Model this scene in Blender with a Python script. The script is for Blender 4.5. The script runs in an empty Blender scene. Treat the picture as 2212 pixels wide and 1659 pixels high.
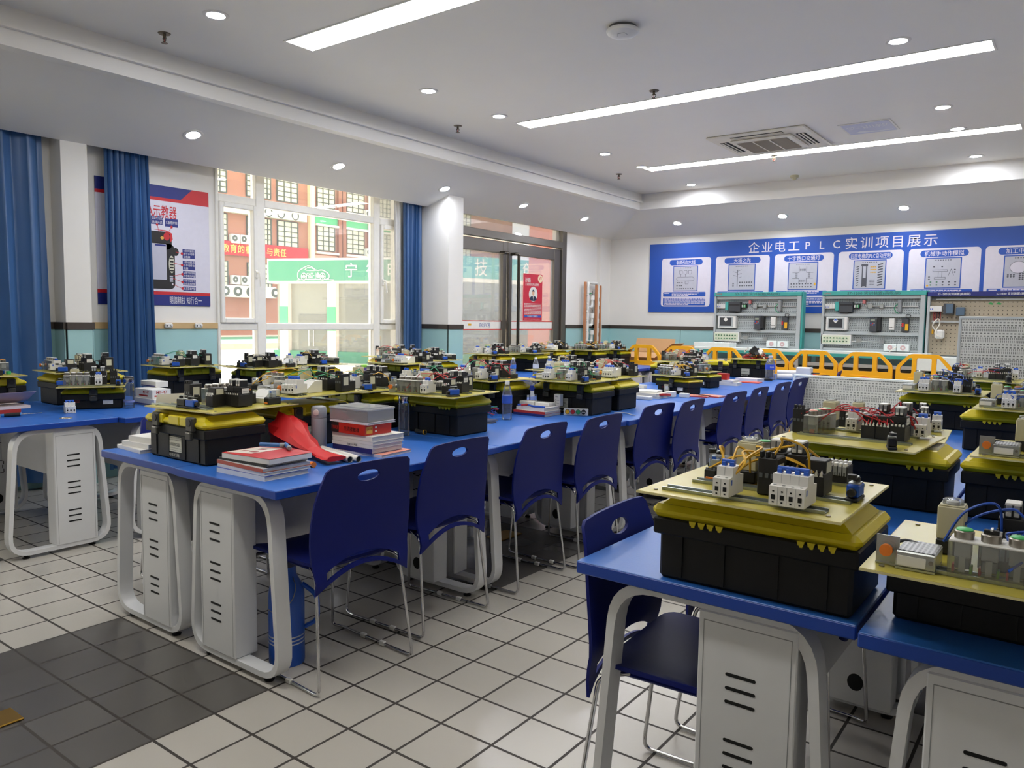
import bpy, math, random
from mathutils import Vector, Matrix
from mathutils.geometry import delaunay_2d_cdt
PI = math.pi
random.seed(7)
S = bpy.context.scene
COL = S.collection
# ------------------------------------------------------------------ camera, world, sun, exposure
def make_camera():
    yaw, pit, rol, f, cx, cy, h = -.6428, -.0840, .0141, 1661.6, 1.8632, -2.2626, 1.3433
    fw = Vector((math.sin(yaw)*math.cos(pit), math.cos(yaw)*math.cos(pit), math.sin(pit)))
    r0 = Vector((math.cos(yaw), -math.sin(yaw), 0)); u0 = r0.cross(fw)
    r = math.cos(rol)*r0 + math.sin(rol)*u0; u = -math.sin(rol)*r0 + math.cos(rol)*u0
    cam = bpy.data.cameras.new('camera'); o = bpy.data.objects.new('camera', cam); COL.objects.link(o)
    cam.sensor_width = 36; cam.lens = 36*f/2212; cam.clip_start = .05; cam.clip_end = 400
    M = Matrix((r, u, -fw)).transposed().to_4x4(); M.translation = (cx, cy, h)
    o.matrix_world = M; S.camera = o
make_camera()
S.view_settings.view_transform = 'Standard'; S.view_settings.look = 'None'
S.view_settings.gamma = 1; S.view_settings.use_curve_mapping = False
S.view_settings.exposure = 1.15
w = bpy.data.worlds.new('sky'); S.world = w; w.use_nodes = True
bg = w.node_tree.nodes['Background']; bg.inputs[0].default_value = (1, .98, .95, 1); bg.inputs[1].default_value = 1.35
sl = bpy.data.lights.new('sun', 'SUN'); sl.energy = 9; sl.angle = .01; sl.color = (1, .95, .86)
so = bpy.data.objects.new('sun', sl); COL.objects.link(so)
so.rotation_euler = Vector((.45, -.12, -.88)).to_track_quat('-Z', 'Y').to_euler()
STRIP_E, DOWN_E = 9.0, 160.0
try:
    S.cycles.max_bounces = 8; S.cycles.diffuse_bounces = 4; S.cycles.glossy_bounces = 3
    S.cycles.transparent_max_bounces = 16; S.cycles.transmission_bounces = 4
    S.cycles.caustics_reflective = False; S.cycles.caustics_refractive = False
    S.cycles.sample_clamp_indirect = 6.0
except Exception:
    pass
# ------------------------------------------------------------------ materials
def lin(h):
    h = h.lstrip('#'); o = []
    for i in (0, 2, 4):
        c = int(h[i:i+2], 16)/255; o.append(c/12.92 if c <= .04045 else ((c+.055)/1.055)**2.4)
    return o
MC = {}
def mat(name, col, rough=.5, metal=0., var=.05, scale=25., bump=0., es=0., spec=.5, aniso=None):
    if name in MC: return MC[name]
    c = lin(col) if isinstance(col, str) else col
    m = bpy.data.materials.new(name); m.use_nodes = True; nt = m.node_tree; N = nt.nodes; Lk = nt.links
    b = N['Principled BSDF']
    tc = N.new('ShaderNodeTexCoord'); no = N.new('ShaderNodeTexNoise'); no.inputs['Scale'].default_value = scale; no.inputs['Detail'].default_value = 3
    Lk.new(tc.outputs['Object'], no.inputs['Vector'])
    mx = N.new('ShaderNodeMix'); mx.data_type = 'RGBA'
    mx.inputs[6].default_value = [x*(1-var) for x in c]+[1]; mx.inputs[7].default_value = [min(1, x*(1+var)) for x in c]+[1]
    Lk.new(no.outputs['Fac'], mx.inputs[0]); Lk.new(mx.outputs[2], b.inputs['Base Color'])
    b.inputs['Roughness'].default_value = rough; b.inputs['Metallic'].default_value = metal
    b.inputs['Specular IOR Level'].default_value = spec
    if bump:
        bp = N.new('ShaderNodeBump'); bp.inputs['Strength'].default_value = bump; bp.inputs['Distance'].default_value = .004
        Lk.new(no.outputs['Fac'], bp.inputs['Height']); Lk.new(bp.outputs['Normal'], b.inputs['Normal'])
    if es:
        b.inputs['Emission Color'].default_value = c+[1] if isinstance(c, list) else (*c, 1); b.inputs['Emission Strength'].default_value = es
    MC[name] = m; return m
def glassmat(name, tint=(1, 1, 1), gloss=.08, rough=.02, white=0.):
    if name in MC: return MC[name]
    m = bpy.data.materials.new(name); m.use_nodes = True; nt = m.node_tree; N = nt.nodes; Lk = nt.links
    N.remove(N['Principled BSDF']); out = N['Material Output']
    t = N.new('ShaderNodeBsdfTransparent'); t.inputs[0].default_value = (*tint, 1)
    g = N.new('ShaderNodeBsdfGlossy'); g.inputs['Roughness'].default_value = rough
    fr = N.new('ShaderNodeFresnel'); fr.inputs[0].default_value = 1.45
    mu = N.new('ShaderNodeMath'); mu.operation = 'MULTIPLY_ADD'; mu.inputs[1].default_value = .8; mu.inputs[2].default_value = gloss*.3
    no = N.new('ShaderNodeTexNoise'); no.inputs['Scale'].default_value = 3
    Lk.new(fr.outputs[0], mu.inputs[0])
    a = N.new('ShaderNodeMixShader'); Lk.new(mu.outputs[0], a.inputs[0]); Lk.new(t.outputs[0], a.inputs[1]); Lk.new(g.outputs[0], a.inputs[2])
    last = a
    if white:
        d = N.new('ShaderNodeBsdfDiffuse'); d.inputs[0].default_value = (.85, .85, .86, 1)
        k = N.new('ShaderNodeMath'); k.operation = 'MULTIPLY_ADD'; k.inputs[1].default_value = white*.6; k.inputs[2].default_value = white*.7
        Lk.new(no.outputs['Fac'], k.inputs[0])
        b2 = N.new('ShaderNodeMixShader'); Lk.new(k.outputs[0], b2.inputs[0]); Lk.new(a.outputs[0], b2.inputs[1]); Lk.new(d.outputs[0], b2.inputs[2]); last = b2
    Lk.new(last.outputs[0], out.inputs[0]); MC[name] = m; return m
def tilemat():
    m = bpy.data.materials.new('floor_tiles'); m.use_nodes = True; nt = m.node_tree; N = nt.nodes; Lk = nt.links
    b = N['Principled BSDF']; tc = N.new('ShaderNodeTexCoord'); sx = N.new('ShaderNodeSeparateXYZ'); Lk.new(tc.outputs['Object'], sx.inputs[0])
    T = .214
    def mth(op, a, b_=None, c_=None):
        n = N.new('ShaderNodeMath'); n.operation = op
        for i, v in enumerate((a, b_, c_)):
            if v is None: continue
            if isinstance(v, (int, float)): n.inputs[i].default_value = v
            else: Lk.new(v, n.inputs[i])
        return n.outputs[0]
    gro = []; dark = []; ids = []
    for ax, off in ((0, 7), (1, 8)):
        q = mth('DIVIDE', sx.outputs[ax], T)
        fr = mth('FRACT', q); d = mth('ABSOLUTE', mth('SUBTRACT', fr, .5))
        gro.append(mth('GREATER_THAN', d, .5-.0235))
        fl = mth('FLOOR', q); ids.append(fl)
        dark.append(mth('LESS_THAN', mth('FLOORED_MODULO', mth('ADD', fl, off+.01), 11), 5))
    g = mth('MAXIMUM', *gro); dk = mth('MULTIPLY', *dark)
    wn = N.new('ShaderNodeTexWhiteNoise'); cb = N.new('ShaderNodeCombineXYZ'); Lk.new(ids[0], cb.inputs[0]); Lk.new(ids[1], cb.inputs[1]); Lk.new(cb.outputs[0], wn.inputs['Vector'])
    def mix(f, a, b_):
        n = N.new('ShaderNodeMix'); n.data_type = 'RGBA'; Lk.new(f, n.inputs[0])
        for i, v in ((6, a), (7, b_)):
            if isinstance(v, tuple): n.inputs[i].default_value = v
            else: Lk.new(v, n.inputs[i])
        return n.outputs[2]
    no = N.new('ShaderNodeTexNoise'); no.inputs['Scale'].default_value = 1.5; no.inputs['Detail'].default_value = 3; Lk.new(tc.outputs['Object'], no.inputs['Vector'])
    f2 = mth('MULTIPLY_ADD', wn.outputs['Value'], .5, mth('MULTIPLY', no.outputs['Fac'], .6))
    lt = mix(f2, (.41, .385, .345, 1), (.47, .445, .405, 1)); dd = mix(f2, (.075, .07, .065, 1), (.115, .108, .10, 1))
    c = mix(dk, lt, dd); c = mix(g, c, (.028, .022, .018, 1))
    Lk.new(c, b.inputs['Base Color'])
    ro = mth('MULTIPLY_ADD', g, .5, mth('MULTIPLY_ADD', no.outputs['Fac'], .05, .22)); Lk.new(ro, b.inputs['Roughness'])
    bp = N.new('ShaderNodeBump'); bp.invert = True; bp.inputs['Strength'].default_value = .5; bp.inputs['Distance'].default_value = .004; Lk.new(g, bp.inputs['Height']); Lk.new(bp.outputs[0], b.inputs['Normal'])
    return m
def perfmat(name, col, hole, sx_, sz_, fx=.55, fz=.45, alt=True, axes=(0, 2)):
    """sheet metal punched with rows of slots (flat look, dark hole colour)"""
    if name in MC: return MC[name]
    m = bpy.data.materials.new(name); m.use_nodes = True; nt = m.node_tree; N = nt.nodes; Lk = nt.links
    b = N['Principled BSDF']; b.inputs['Roughness'].default_value = .4
    tc = N.new('ShaderNodeTexCoord'); sp = N.new('ShaderNodeSeparateXYZ'); Lk.new(tc.outputs['Object'], sp.inputs[0])
    def mth(op, a, b_=None, c_=None):
        n = N.new('ShaderNodeMath'); n.operation = op
        for i, v in enumerate((a, b_, c_)):
            if v is None: continue
            if isinstance(v, (int, float)): n.inputs[i].default_value = v
            else: Lk.new(v, n.inputs[i])
        return n.outputs[0]
    u = mth('DIVIDE', sp.outputs[axes[0]], sx_); v = mth('DIVIDE', sp.outputs[axes[1]], sz_)
    if alt:
        par = mth('LESS_THAN', mth('FLOORED_MODULO', mth('FLOOR', v), 4), 2)
        h1 = mth('MULTIPLY', mth('LESS_THAN', mth('FRACT', u), fx), mth('LESS_THAN', mth('FRACT', v), fz))
        h2 = mth('MULTIPLY', mth('LESS_THAN', mth('FRACT', mth('MULTIPLY', u, 2)), .42), mth('LESS_THAN', mth('FRACT', v), .8))
        h = mth('ADD', mth('MULTIPLY', h1, par), mth('MULTIPLY', h2, mth('SUBTRACT', 1, par)))
    else:
        du = mth('SUBTRACT', mth('FRACT', u), .5); dv = mth('SUBTRACT', mth('FRACT', v), .5)
        h = mth('LESS_THAN', mth('ADD', mth('MULTIPLY', du, du), mth('MULTIPLY', dv, dv)), fx*fx)
    mx = N.new('ShaderNodeMix'); mx.data_type = 'RGBA'; Lk.new(h, mx.inputs[0])
    mx.inputs[6].default_value = (*lin(col), 1); mx.inputs[7].default_value = (*lin(hole), 1); Lk.new(mx.outputs[2], b.inputs['Base Color'])
    MC[name] = m; return m
# ------------------------------------------------------------------ mesh builder
class MB:
    def __init__(s): s.v = []; s.f = []; s.mi = []; s.mats = []; s.M = Matrix()
    def at(s, x=0, y=0, z=0, rz=0, rx=0, ry=0):
        s.M = Matrix.Translation((x, y, z)) @ Matrix.Rotation(rz, 4, 'Z') @ Matrix.Rotation(rx, 4, 'X') @ Matrix.Rotation(ry, 4, 'Y'); return s
    def add(s, vs, fs, m):
        if m not in s.mats: s.mats.append(m)
        k = s.mats.index(m); o = len(s.v)
        s.v += [s.M @ Vector(p) for p in vs]
        s.f += [[i+o for i in f] for f in fs]; s.mi += [k]*len(fs)
        return s
    def box(s, m, x0, x1, y0, y1, z0, z1, b=0):
        if b <= 0:
            v = [(x, y, z) for x in (x0, x1) for y in (y0, y1) for z in (z0, z1)]
            return s.add(v, [(0, 1, 3, 2), (4, 6, 7, 5), (0, 4, 5, 1), (2, 3, 7, 6), (0, 2, 6, 4), (1, 5, 7, 3)], m)
        b = min(b, (x1-x0)*.49, (y1-y0)*.49, (z1-z0)*.49)
        cx, cy, cz = (x0+x1)/2, (y0+y1)/2, (z0+z1)/2; h = ((x1-x0)/2, (y1-y0)/2, (z1-z0)/2); c = (cx, cy, cz)
        v = []; ix = {}
        for sx in (-1, 1):
            for sy in (-1, 1):
                for sz in (-1, 1):
                    for a in range(3):
                        sg = (sx, sy, sz); p = [c[i]+sg[i]*(h[i]-(0 if i == a else b)) for i in range(3)]
                        ix[sx, sy, sz, a] = len(v); v.append(tuple(p))
        f = []
        for a in range(3):
            o1, o2 = [i for i in range(3) if i != a]
            for sa in (-1, 1):
                q = []
                for s1, s2 in ((-1, -1), (1, -1), (1, 1), (-1, 1)):
                    sg = [0]*3; sg[a] = sa; sg[o1] = s1; sg[o2] = s2; q.append(ix[sg[0], sg[1], sg[2], a])
                if (sa > 0) == (a == 1): q.reverse()
                f.append(q)
        for a in range(3):
            o1, o2 = [i for i in range(3) if i != a]
            for s1 in (-1, 1):
                for s2 in (-1, 1):
                    q = []
                    for sa, ax in ((-1, o1), (1, o1), (1, o2), (-1, o2)):
                        sg = [0]*3; sg[a] = sa; sg[o1] = s1; sg[o2] = s2; q.append(ix[sg[0], sg[1], sg[2], ax])
                    if (s1*s2 > 0) != (a == 1): q.reverse()
                    f.append(q)
        for sx in (-1, 1):
            for sy in (-1, 1):
                for sz in (-1, 1):
                    q = [ix[sx, sy, sz, a] for a in range(3)]
                    if sx*sy*sz < 0: q.reverse()
                    f.append(q)
        return s.add(v, f, m)
    def cyl(s, m, p0, p1, r, r2=None, n=12, caps=True):
        p0 = Vector(p0); p1 = Vector(p1); d = (p1-p0).normalized(); r2 = r if r2 is None else r2
        a = d.orthogonal().normalized(); b = d.cross(a); v = []
        for p, q in ((p0, r), (p1, r2)):
            v += [p+q*(math.cos(2*PI*i/n)*a+math.sin(2*PI*i/n)*b) for i in range(n)]
        f = [(i, (i+1) % n, n+(i+1) % n, n+i) for i in range(n)]
        if caps: f += [tuple(range(n-1, -1, -1)), tuple(range(n, 2*n))]
        return s.add(v, f, m)
    def tube(s, m, pts, r, n=6):
        P = [Vector(p) for p in pts]; v = []; f = []
        t = (P[1]-P[0]).normalized(); a = t.orthogonal().normalized()
        for i, p in enumerate(P):
            t = (P[min(i+1, len(P)-1)]-P[max(i-1, 0)]).normalized()
            a = (a-t*a.dot(t))
            a = a.normalized() if a.length > 1e-6 else t.orthogonal().normalized()
            b = t.cross(a); v += [p+r*(math.cos(2*PI*k/n)*a+math.sin(2*PI*k/n)*b) for k in range(n)]
        for i in range(len(P)-1):
            f += [(i*n+k, i*n+(k+1) % n, (i+1)*n+(k+1) % n, (i+1)*n+k) for k in range(n)]
        f += [tuple(range(n-1, -1, -1)), tuple(range((len(P)-1)*n, len(P)*n))]
        return s.add(v, f, m)
    def lathe(s, m, prof, c=(0, 0, 0), n=20):
        v = []; f = []
        for r, z in prof: v += [(c[0]+r*math.cos(2*PI*i/n), c[1]+r*math.sin(2*PI*i/n), c[2]+z) for i in range(n)]
        for j in range(len(prof)-1):
            f += [(j*n+i, j*n+(i+1) % n, (j+1)*n+(i+1) % n, (j+1)*n+i) for i in range(n)]
        if prof[0][0] > 1e-5: f.append(tuple(range(n-1, -1, -1)))
        if prof[-1][0] > 1e-5: f.append(tuple(range((len(prof)-1)*n, len(prof)*n)))
        return s.add(v, f, m)
    def prism(s, m, poly, h0, h1, pl='xy'):
        """extrude a 2-D polygon; plane xy (along z), xz (along y) or yz (along x)"""
        mp = {'xy': lambda a, b, h: (a, b, h), 'xz': lambda a, b, h: (a, h, b), 'yz': lambda a, b, h: (h, a, b)}[pl]
        ar = sum(poly[i][0]*poly[(i+1) % len(poly)][1]-poly[(i+1) % len(poly)][0]*poly[i][1] for i in range(len(poly)))
        if (ar < 0) != (pl == 'xz'): poly = poly[::-1]
        n = len(poly); v = [mp(a, b, h0) for a, b in poly]+[mp(a, b, h1) for a, b in poly]
        f = [tuple(range(n-1, -1, -1)), tuple(range(n, 2*n))]+[(i, (i+1) % n, n+(i+1) % n, n+i) for i in range(n)]
        return s.add(v, f, m)
    def quad(s, m, a, b, c, d): return s.add([a, b, c, d], [(0, 1, 2, 3)], m)
    def sheet(s, m, outline, holes, step, fn, th, m2=None):
        """thin shell: 2-D outline with holes, mapped to 3-D by fn(u, v, offset)"""
        pts = []; ed = []
        for lp in [outline]+holes:
            o = len(pts); pts += [Vector(p) for p in lp]; ed += [(o+i, o+(i+1) % len(lp)) for i in range(len(lp))]
        def inside(p, lp):
            c = False
            for i in range(len(lp)):
                (x1, y1), (x2, y2) = lp[i], lp[(i+1) % len(lp)]
                if (y1 > p[1]) != (y2 > p[1]) and p[0] < (x2-x1)*(p[1]-y1)/(y2-y1)+x1: c = not c
            return c
        def near(p, lp): return any((Vector(p)-Vector(q)).length < step*.35 for q in lp)
        xs = [p[0] for p in outline]; ys = [p[1] for p in outline]
        y = min(ys)+step*.5
        while y < max(ys):
            x = min(xs)+step*.5
            while x < max(xs):
                p = (x, y)
                if inside(p, outline) and not any(inside(p, h) for h in holes) and not any(near(p, l) for l in [outline]+holes): pts.append(Vector(p))
                x += step
            y += step
        V, E, F, *_ = delaunay_2d_cdt(pts, ed, [], 0, 1e-6)
        F = [f for f in F if inside(sum((V[i] for i in f), Vector((0, 0)))/len(f), outline) and not any(inside(sum((V[i] for i in f), Vector((0, 0)))/len(f), h) for h in holes)]
        n = len(V); vv = [fn(p[0], p[1], th/2) for p in V]+[fn(p[0], p[1], -th/2) for p in V]
        cnt = {}
        for f in F:
            for i in range(len(f)):
                a, b = f[i], f[(i+1) % len(f)]
                if (b, a) in cnt: del cnt[b, a]
                else: cnt[a, b] = 1
        s.add(vv, [tuple(f) for f in F]+[tuple(i+n for i in reversed(f)) for f in F], m)
        s.add(vv, [(b, a, a+n, b+n) for a, b in cnt], m2 or m)
        return s
    def text(s, m, txt, c, u, v, h, w=None, bold=0., al='C'):
        """flat lettering: c centre (or left end), u reading direction, v up, h letter height, w total width"""
        V, F, W = glyphs(txt, bold)
        k = h/.72; kx = k if w is None else w/max(W, 1e-6)
        c = Vector(c); u = Vector(u); v = Vector(v); x0 = W/2 if al == 'C' else 0
        return s.add([c+u*((x-x0)*kx)+v*((y-.36)*k) for x, y in V], F, m)
    def mesh(s, name, ang=35):
        me = bpy.data.meshes.new(name); me.from_pydata([tuple(p) for p in s.v], [], s.f)
        for m in s.mats: me.materials.append(m)
        me.polygons.foreach_set('material_index', s.mi)
        me.polygons.foreach_set('use_smooth', [True]*len(s.f)); me.update()
        me.set_sharp_from_angle(angle=math.radians(ang)); return me
    def obj(s, name, par=None, label=None, ang=35):
        o = bpy.data.objects.new(name, s.mesh(name, ang)); COL.objects.link(o)
        if par is not None: o.parent = par
        if label: o['label'] = label
        return o
GL = {}
def glyphs(txt, bold=0.):
    bold = min(bold, .006)
    if (txt, bold) in GL: return GL[txt, bold]
    cu = bpy.data.curves.new('t', 'FONT'); cu.body = txt; cu.size = 1; cu.resolution_u = 2; cu.offset = bold; cu.dimensions = '2D'; cu.fill_mode = 'BOTH'
    o = bpy.data.objects.new('t', cu); me = bpy.data.meshes.new_from_object(o)
    V = [(q.co.x, q.co.y) for q in me.vertices]; F = [tuple(p.vertices) for p in me.polygons]
    x0 = min([p[0] for p in V] or [0]); W = max([p[0] for p in V] or [1])-x0
    V = [(x-x0, y) for x, y in V]
    bpy.data.objects.remove(o); bpy.data.curves.remove(cu); bpy.data.meshes.remove(me)
    GL[txt, bold] = (V, F, W); return GL[txt, bold]
def thing(name, label, cat, loc=(0, 0, 0), rz=0, group=None):
    o = bpy.data.objects.new(name, None); o.empty_display_size = .05; COL.objects.link(o)
    o.location = loc; o.rotation_euler = (0, 0, rz); o['label'] = label; o['category'] = cat
    if group: o['group'] = group
    return o
def tag(o, label, cat, group=None, kind=None):
    o['label'] = label; o['category'] = cat
    if group: o['group'] = group
    if kind: o['kind'] = kind
    return o
def struct(o): o['kind'] = 'structure'; return o
def kids(root): return [c for c in root.children]
def copy_tree(root, loc=None, rz=None, label=None, group=None):
    r = root.copy(); COL.objects.link(r)
    def rec(a, b):
        for ch in list(a.children):
            c = ch.copy(); c.parent = b; COL.objects.link(c); rec(ch, c)
    rec(root, r)
    if loc is not None: r.location = loc
    if rz is not None: r.rotation_euler = (0, 0, rz)
    if label: r['label'] = label
    if group: r['group'] = group
    return r
def inst(name, me, par=None, x=0, y=0, z=0, rz=0, label=None):
    o = bpy.data.objects.new(name, me); COL.objects.link(o); o.location = (x, y, z); o.rotation_euler = (0, 0, rz)
    if par is not None: o.parent = par
    if label: o['label'] = label
    return o
def rrect(x0, x1, y0, y1, r, n=5):
    p = []
    for cx, cy, a in ((x1-r, y1-r, 0), (x0+r, y1-r, 90), (x0+r, y0+r, 180), (x1-r, y0+r, 270)):
        p += [(cx+r*math.cos(math.radians(a+90*i/n)), cy+r*math.sin(math.radians(a+90*i/n))) for i in range(n+1)]
    return p
def ell(cx, cy, rx, ry, n=20): return [(cx+rx*math.cos(2*PI*i/n), cy+ry*math.sin(2*PI*i/n)) for i in range(n)]
def fillet(pts, r, n=4):
    P = [Vector(p) for p in pts]; o = [P[0]]
    for i in range(1, len(P)-1):
        a = (P[i-1]-P[i]); b = (P[i+1]-P[i]); d = min(r, a.length*.45, b.length*.45)
        p0 = P[i]+a.normalized()*d; p2 = P[i]+b.normalized()*d
        for k in range(n+1):
            t = k/n; o.append((1-t)**2*p0+2*t*(1-t)*P[i]+t*t*p2)
    o.append(P[-1]); return o
def spline(pts, n=5):
    P = [Vector(p) for p in pts]; P = [P[0]*2-P[1]]+P+[P[-1]*2-P[-2]]; o = []
    for i in range(1, len(P)-2):
        a, b, c, d = P[i-1:i+3]
        for k in range(n):
            t = k/n; o.append(.5*((2*b)+(c-a)*t+(2*a-5*b+4*c-d)*t*t+(3*b-a-3*c+d)*t**3))
    o.append(P[-2]); return o
# shared materials
WHITE = mat('white_plaster', '#e9e6e0', .85, var=.02, scale=6)
CEIL = mat('ceiling_paint', '#e6e3de', .6, var=.015, scale=4)
TEAL = mat('teal_wainscot_panel', '#a4cdce', .35, var=.03, scale=3)
STRIPM = mat('brown_metal_strip', '#57504b', .35, .6)
PVC = mat('white_window_profile', '#efece4', .35)
STEEL = mat('brushed_steel', '#9a958d', .3, .9)
BLUETOP = mat('blue_desk_laminate', '#2a63b8', .38, var=.03, scale=120, bump=.05)
BLUEEDGE = mat('blue_desk_edge', '#1440a0', .4)
LEGW = mat('white_powder_coat', '#d7d8da', .32, var=.02)
DARK = mat('black_slot', '#070707', .8)
CHAIRB = mat('navy_chair_plastic', '#0a1868', .5, var=.05, scale=8, spec=.25)
CHROME = mat('chrome_rod', '#c9c9cb', .14, 1.)
CLEARP = mat('clear_plastic_clip', '#d5d5d2', .4)
BLK = mat('black_plastic', '#141416', .55, var=.15, scale=60, bump=.05)
BLKB = mat('black_box_plastic', '#0e0e0f', .55, var=.2, scale=80, bump=.12, spec=.35)
YEL = mat('yellow_box_plastic', '#ccbb10', .42, var=.05, scale=30)
PLATE = mat('olive_epoxy_board', '#b9ad48', .3, var=.06, scale=12)
PLATEE = mat('epoxy_board_edge', '#cfc691', .6)
ZINC = mat('zinc_rail', '#a9b0ac', .3, .9)
WPL = mat('white_device_plastic', '#dcdbd8', .45)
GPL = mat('grey_device_plastic', '#8d9092', .5)
BEIGE = mat('beige_device_plastic', '#c3bd9d', .5)
BLUE = mat('blue_device_plastic', '#1d55bd', .4)
RED = mat('red_plastic', '#c22a2a', .4)
GREEN = mat('green_plastic', '#2f9a5a', .4)
ORANGE = mat('orange_plastic', '#e07a28', .45)
YELB = mat('yellow_button_plastic', '#e0a81c', .4)
PAPER = mat('paper_white', '#dcd9d4', .8)
CLEAR = glassmat('clear_acrylic', (.93, .95, .95), .1, .05, .07)
# ------------------------------------------------------------------ room shell
ZT, ZL, ZW = 3.15, 2.925, 2.63          # tray ceiling, lip, where the sloping border meets the walls
XL, YB, XR, YF = -4.37, 8.68, 3.13, -5.95
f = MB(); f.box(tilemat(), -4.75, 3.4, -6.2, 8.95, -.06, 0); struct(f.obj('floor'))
c = MB()
def ring(x0, x1, y0, y1, z): return [(x0, y0, z), (x1, y0, z), (x1, y1, z), (x0, y1, z)]
rs = [ring(-3.39, 2.15, -5.0, 7.79, ZT), ring(-3.39, 2.15, -5.0, 7.79, 3.045), ring(-3.365, 2.125, -4.975, 7.765, 3.045), ring(-3.365, 2.125, -4.975, 7.765, 3.025),
      ring(-3.40, 2.16, -5.0, 7.755, 3.025), ring(-3.40, 2.16, -5.0, 7.755, ZL), ring(-3.50, 2.26, -5.1, 7.86, ZL), ring(XL, XR, YF, YB, ZW)]
c.add(rs[0], [(3, 2, 1, 0)], CEIL)
for a, b in zip(rs, rs[1:]): c.add(a+b, [(i, (i+1) % 4, 4+(i+1) % 4, 4+i) for i in range(4)], CEIL)
c.box(CEIL, XL-.01, XL, -6, 4.39, ZW, 2.92); c.box(CEIL, -4.75, XL, -6, 8.7, 2.92, 2.96)
c.box(CEIL, -4.9, 3.5, -6.3, 9.1, 3.25, 3.3)
struct(c.obj('ceiling', ang=20))
def slab(name, *bs):
    m = MB()
    for b in bs: m.box(WHITE, *b)
    return struct(m.obj(name))
slab('wall_left', (-4.75, -4.55, -6.15, -3.45, 0, 2.95), (-4.75, -4.55, -3.45, -.60, 0, .42), (-4.75, -4.55, -3.45, -.60, 2.86, 2.95), (-4.75, -4.55, -.60, 1.77, 0, 2.95), (-4.75, -4.55, 1.77, 4.16, 0, .42), (-4.75, -4.55, 1.77, 4.16, 2.86, 2.95), (-4.75, -4.55, 4.16, 4.76, 0, 2.95),
     (-4.7, -4.45, 4.76, 7.47, 2.70, 2.95), (-4.7, -4.45, 7.47, 8.9, 0, 2.95), (-4.45, -4.385, 8.36, 8.68, 0, 2.66))
slab('wall_back', (-4.75, 3.4, 8.68, 8.9, 0, 2.95))
slab('wall_right', (3.13, 3.35, -6.15, 8.9, 0, 2.95))
slab('wall_front', (-4.75, 3.4, -6.15, -5.95, 0, 2.95))
struct(slab('wall_pillar', (-4.55, XL, .394, .586, 0, 2.66)))
struct(slab('wall_pillar', (-4.55, -4.05, 4.39, 4.645, 0, 2.78), (-4.55, -4.27, 4.645, 4.76, 0, 2.72)))
# wainscot: teal boards, dark seams and metal strip
ZS = 1.218
def wains(name, runs, strip=STRIPM, tick=.055):
    m = MB()
    for (x0, y0, x1, y1, nx, ny) in runs:          # segment and outward normal
        def bx(mm, a, b, d0, d1, z0, z1):
            p = [x0+(x1-x0)*a, x0+(x1-x0)*b]; q = [y0+(y1-y0)*a, y0+(y1-y0)*b]
            if nx: m.box(mm, min(x0+nx*d0, x0+nx*d1), max(x0+nx*d0, x0+nx*d1), min(q), max(q), z0, z1)
            else: m.box(mm, min(p), max(p), min(y0+ny*d0, y0+ny*d1), max(y0+ny*d0, y0+ny*d1), z0, z1)
        L = math.hypot(x1-x0, y1-y0); n = max(1, round(L/1.3)); g = .004/L
        bx(DARK, 0, 1, 0, .004, 0, ZS)
        for i in range(n): bx(TEAL, i/n+g, (i+1)/n-g, .002, .012, 0, ZS)
        bx(strip, 0, 1, 0, .02, ZS, ZS+tick)
    return struct(m.obj(name))
wains('trim_1', [(-4.55, -5.9, -4.55, -3.45, 1, 0), (-4.55, -.60, -4.55, .394, 1, 0)])
wains('trim_2', [(XL, .394, XL, .586, 1, 0), (-4.55, .394, XL, .394, 0, -1), (-4.55, .586, XL, .586, 0, 1)])
WOOD = mat('tan_wood_strip', '#c7a877', .5)
wains('trim_3', [(-4.55, .586, -4.55, 1.77, 1, 0)], WOOD)
wains('trim_4', [(-4.55, 4.39, -4.05, 4.39, 0, -1), (-4.05, 4.39, -4.05, 4.645, 1, 0), (-4.27, 4.645, -4.27, 4.76, 1, 0)])
wains('trim_5', [(-4.45, 7.48, -4.45, 8.36, 1, 0), (-4.45, 8.36, -4.385, 8.36, 0, -1), (-4.385, 8.36, -4.385, 8.68, 1, 0)])
wains('trim_6', [(-4.385, 8.68, 3.13, 8.68, 0, -1)])
for y in (1.29, 1.57):
    m = MB().at(-4.525, y, 1.247); m.box(WPL, -.004, .02, -.035, .035, -.02, .02, .006); m.cyl(WPL, (.02, .02, .005), (.03, .02, .005), .01); m.box(DARK, .02, .0205, -.025, -.015, -.008, .008)
    tag(m.obj('socket'), 'small white socket on the wooden strip '+('nearer the blue curtain' if y < 1.4 else 'nearer the window'), 'socket', 'sockets on the wooden strip')
# ------------------------------------------------------------------ window
W = MB(); x0, x1 = -4.62, -4.53
for a, b in ((1.77, 1.80), (2.19, 2.29), (3.69, 3.785), (4.10, 4.16)): W.box(PVC, x0, x1, a, b, .42, 2.86, .006)
for a, b in ((.42, .50), (1.204, 1.273), (2.374, 2.447), (2.80, 2.86)):
    for p, q in ((1.80, 2.19), (2.29, 3.69), (3.785, 4.10)): W.box(PVC, x0+.003, x1-.003, p, q, a, b, .006)
win = struct(W.obj('window_1'))
GLASS = glassmat('window_glass', (.97, .985, .98), .06, .01, .10)
def pane(x, y0_, y1_, z0, z1, par, nm='pane'):
    return MB().box(GLASS, x-.003, x+.003, y0_, y1_, z0, z1).obj(nm, par)
for p, q in ((1.80, 2.19), (2.29, 3.69), (3.785, 4.10)):
    pane(-4.575, p, q, .50, 1.204, win); pane(-4.575, p, q, 2.447, 2.80, win)
pane(-4.575, 2.29, 3.69, 1.273, 2.374, win)
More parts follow.
